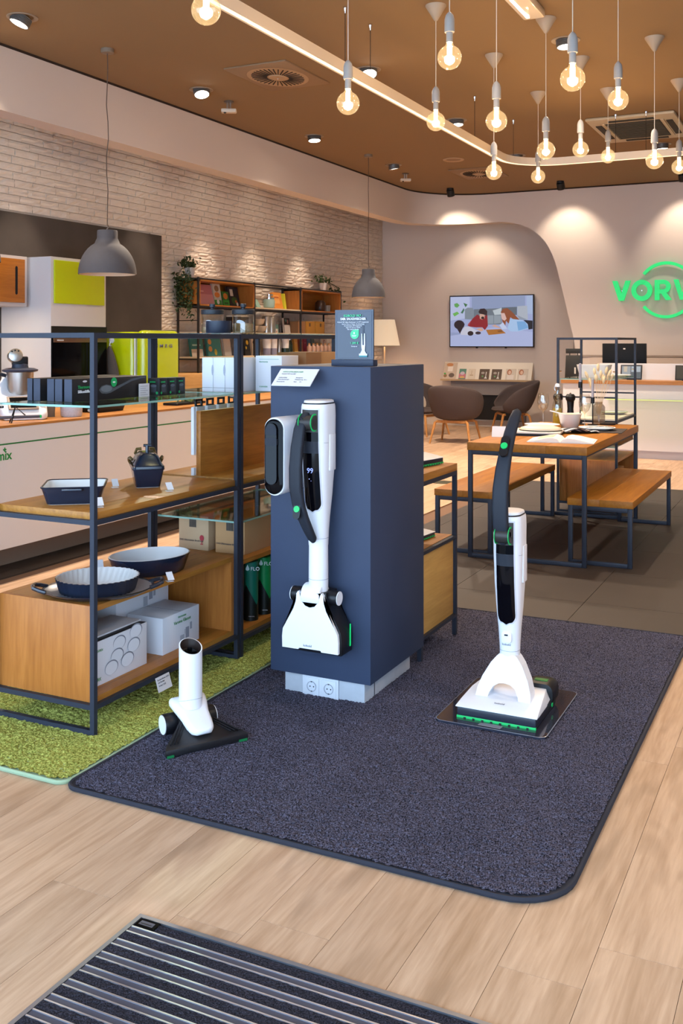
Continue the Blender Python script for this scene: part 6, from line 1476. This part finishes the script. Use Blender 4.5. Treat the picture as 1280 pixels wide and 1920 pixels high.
t = thing('brochure_ledge', 'pale slanted brochure ledge on the wall below the television', 'shelf', (-5.1, 15.985, .76))
MB().box(-.8, .77, -.18, 0, 0, .022).build('ledge', woodmat('ledge_pale_x', 'C9AE8C', 'B09470', 'X', .5), t)
Mb = Matrix.Translation((0, -.15, .022)) @ Matrix.Rotation(math.radians(-24), 4, 'X')
MB().box(-.77, .75, 0, .012, 0, .315).xform(Mb).build('back_board', PAPERW, t, bevel=.002)
MB().prism([(-.15, .022), (-.005, .022), (-.005, .29)], 'X', .735, .75).build('side_cheek', PAPERW, t)
MB().box(-.8, .77, -.185, -.172, .0, .03).build('front_lip', MATS['ledge_pale_x'], t)
for k, (x, w, h, c, lab, pr) in enumerate(((-.655, .23, .3, 'CDB8A4', 'large food magazine at the left of the ledge', [('E8DCD0', R(.07, .14, .16, .23)), ('8A6A4A', EL(.04, .06, .03, .03)), ('4A9A4A', EL(.03, .1, .02, .015)), ('6A5A50', EL(.15, .07, .05, .04)), ('C98A5A', EL(.1, .26, .06, .03))]), (-.43, .12, .19, '5E8A7A', 'narrow teal and pink booklet on the ledge', [('C97A8A', R(0, .02, .12, .1)), ('D9B06A', EL(.06, .04, .04, .02)), ('C9B8C4', EL(.06, .11, .04, .03))]), (-.27, .12, .19, 'D9C9B4', 'cream booklet with a thin drawing', [('B09470', R(.03, .07, .09, .085)), ('C0A888', R(.055, .09, .065, .16))]), (-.05, .17, .19, '5E4C40', 'brown vacuum brochure on the ledge, left one', [('D8D4CE', [(.09, .02), (.14, .02), (.12, .06), (.125, .14), (.11, .14), (.11, .06)]), ('5FA06A', EL(.06, .06, .014, .014)), ('A89C90', EL(.06, .12, .03, .02))]), (.16, .17, .19, '5C4A3E', 'brown vacuum brochure on the ledge, right one', [('D8D4CE', [(.09, .02), (.14, .02), (.12, .06), (.125, .14), (.11, .14), (.11, .06)]), ('5FA06A', EL(.06, .06, .014, .014)), ('A89C90', EL(.06, .12, .03, .02))]), (.4, .17, .2, 'CDBFAF', 'portrait brochure on the ledge, left one', [('A86A4A', EL(.06, .14, .04, .05)), ('D9B49C', EL(.065, .135, .024, .034)), ('DED2C8', R(.03, .01, .14, .09))]), (.6, .17, .2, 'CBBDAD', 'portrait brochure on the ledge, rightmost', [('A86A4A', EL(.06, .14, .04, .05)), ('D9B49C', EL(.065, .135, .024, .034)), ('DED2C8', R(.03, .01, .14, .09))]))):
    q = thing('brochure', lab, 'brochure', (-5.1 + x, 15.985 - .153, .783), 0, 'brochures on the ledge')
    Mq = Matrix.Rotation(math.radians(-24), 4, 'X')
    MB().box(-w / 2, w / 2, -.006, -.001, 0, h).xform(Mq).build('booklet', mat('cover_' + c, c, .55), q); decal('cover_print', pr, q, Mq @ faceY(-w / 2, -.0062, 0), .0005)
t = thing('fireplace', 'grey panelled wall fireplace with a black opening behind the chairs', 'fireplace', (-5.1, 15.985, 0))
MB().box(-.64, .63, -.1, 0, .53, .755).box(-.64, -.5, -.1, 0, .1, .53).box(.5, .63, -.1, 0, .1, .53).box(-.64, .63, -.1, 0, .1, .115).build('surround', mat('surround_grey', '857F80', .7), t)
MB().box(-.5, .5, -.06, -.02, .115, .53).build('opening', mat('firebox', '0C0A0C', .5), t)
t = thing('floor_lamp', 'floor lamp with a warm cone shade in the alcove corner', 'lamp', (-6.66, 15.2, 0))
MB().lathe([(.14, 0), (.14, .015), (.012, .025), (.012, 1.33)], seg=28).build('stand', mat('lamp_wood', 'C9B49A', .5), t, smooth=True, ang=50)
MB().lathe([(.255, 1.35), (.17, 1.78)], seg=40, cap0=False, cap1=False).build('shade', mat('shade_linen', 'D9C2A4', .8, emit=.32), t, smooth=True)
MB().tube([(-.1, .0, 1.35), (-.1, 0, 1.3)], .002, 5).build('pull_chain', CHROME, t)
l = bpy.data.lights.new('lamp', 'POINT'); l.energy = 6; l.color = (1, .72, .45); l.shadow_soft_size = .08
lo = bpy.data.objects.new('lamp', l); COL.objects.link(lo); lo.parent = t; lo.location = (0, 0, 1.5)

FAB = mat('chair_fabric', '4A3F3E', .95, noise=.12, nscale=120, bump=.3, bscale=300); LEGW = woodmat('chair_leg_z', 'C08A52', '9C6836', 'Z', .45); CUSH = mat('cushion_pale', 'C4B4A6', .9)
def lounge(x, y, rz, lab, cushion=False):
    t = thing('lounge_chair', lab, 'armchair', (x, y, 0), rz, 'lounge chairs')
    b = MB(); na, ns = 28, 10; V = []
    for i in range(na + 1):
        ph = math.radians(-128 + 256 * i / na); row = []          # 0 = back (+Y)
        k = abs(ph) / math.radians(128)
        top = .82 - .30 * k ** 2.2 if k < .72 else .82 - .30 * .72 ** 2.2 - .22 * ((k - .72) / .28) ** 1.2
        for j in range(ns + 1):
            sj = j / ns
            if sj < .45: r = (sj / .45) * .78; z = .33 + .03 * (sj / .45) ** 3
            else: q = (sj - .45) / .55; r = .78 + .27 * math.sin(q * PI / 2) * (1 - .14 * q); z = .36 + (top - .36) * q ** 1.15
            lean = .10 * max(0, math.cos(ph)) * max(0, z - .36) / .46
            row.append(b.bm.verts.new((math.sin(ph) * r * .37, math.cos(ph) * r * .33 + lean - .02, z)))
        V.append(row)
    for i in range(na):
        for j in range(ns):
            q = (V[i][j], V[i + 1][j], V[i + 1][j + 1], V[i][j + 1])
            try: b.bm.faces.new(q)
            except ValueError: pass
    bmesh.ops.remove_doubles(b.bm, verts=b.bm.verts, dist=.0008)
    o = b.build('shell', FAB, t, smooth=True, ang=180)
    m = o.modifiers.new('thickness', 'SOLIDIFY'); m.thickness = .035; m.offset = 0
    m2 = o.modifiers.new('smooth', 'SUBSURF'); m2.levels = 1; m2.render_levels = 1
    MB().lathe([(.02, .345), (.26, .348), (.3, .37), (.28, .405), (.02, .42)], (0, -.04, 0), 32, sy=.95).build('seat_cushion', FAB, t, smooth=True)
    if cushion: MB().lathe([(.02, -.05), (.14, -.03), (.17, 0), (.14, .03), (.02, .05)], seg=20).xform(Matrix.Translation((0, .1, .52)) @ Matrix.Rotation(1.1, 4, 'X')).build('throw_cushion', CUSH, t, smooth=True)
    for sx in (-1, 1):
        for sy in (-1, 1): MB().tube([(sx * .2, sy * .17, .31), (sx * .235, sy * .2, .29), (sx * .29, sy * .27, 0)], [.019, .019, .013], 10).build('leg', LEGW, t, smooth=True)
    MB().box(-.21, .21, -.19, -.15, .285, .32).box(-.21, .21, .15, .19, .285, .32).build('leg_rail', LEGW, t)
lounge(-4.72, 13.25, math.radians(182), 'brown upholstered lounge chair turned away from the camera')
lounge(-4.4, 14.95, math.radians(-60), 'brown upholstered lounge chair facing left before the brochure ledge')
lounge(-5.55, 14.15, math.radians(75), 'brown lounge chair half hidden by the display column', True)
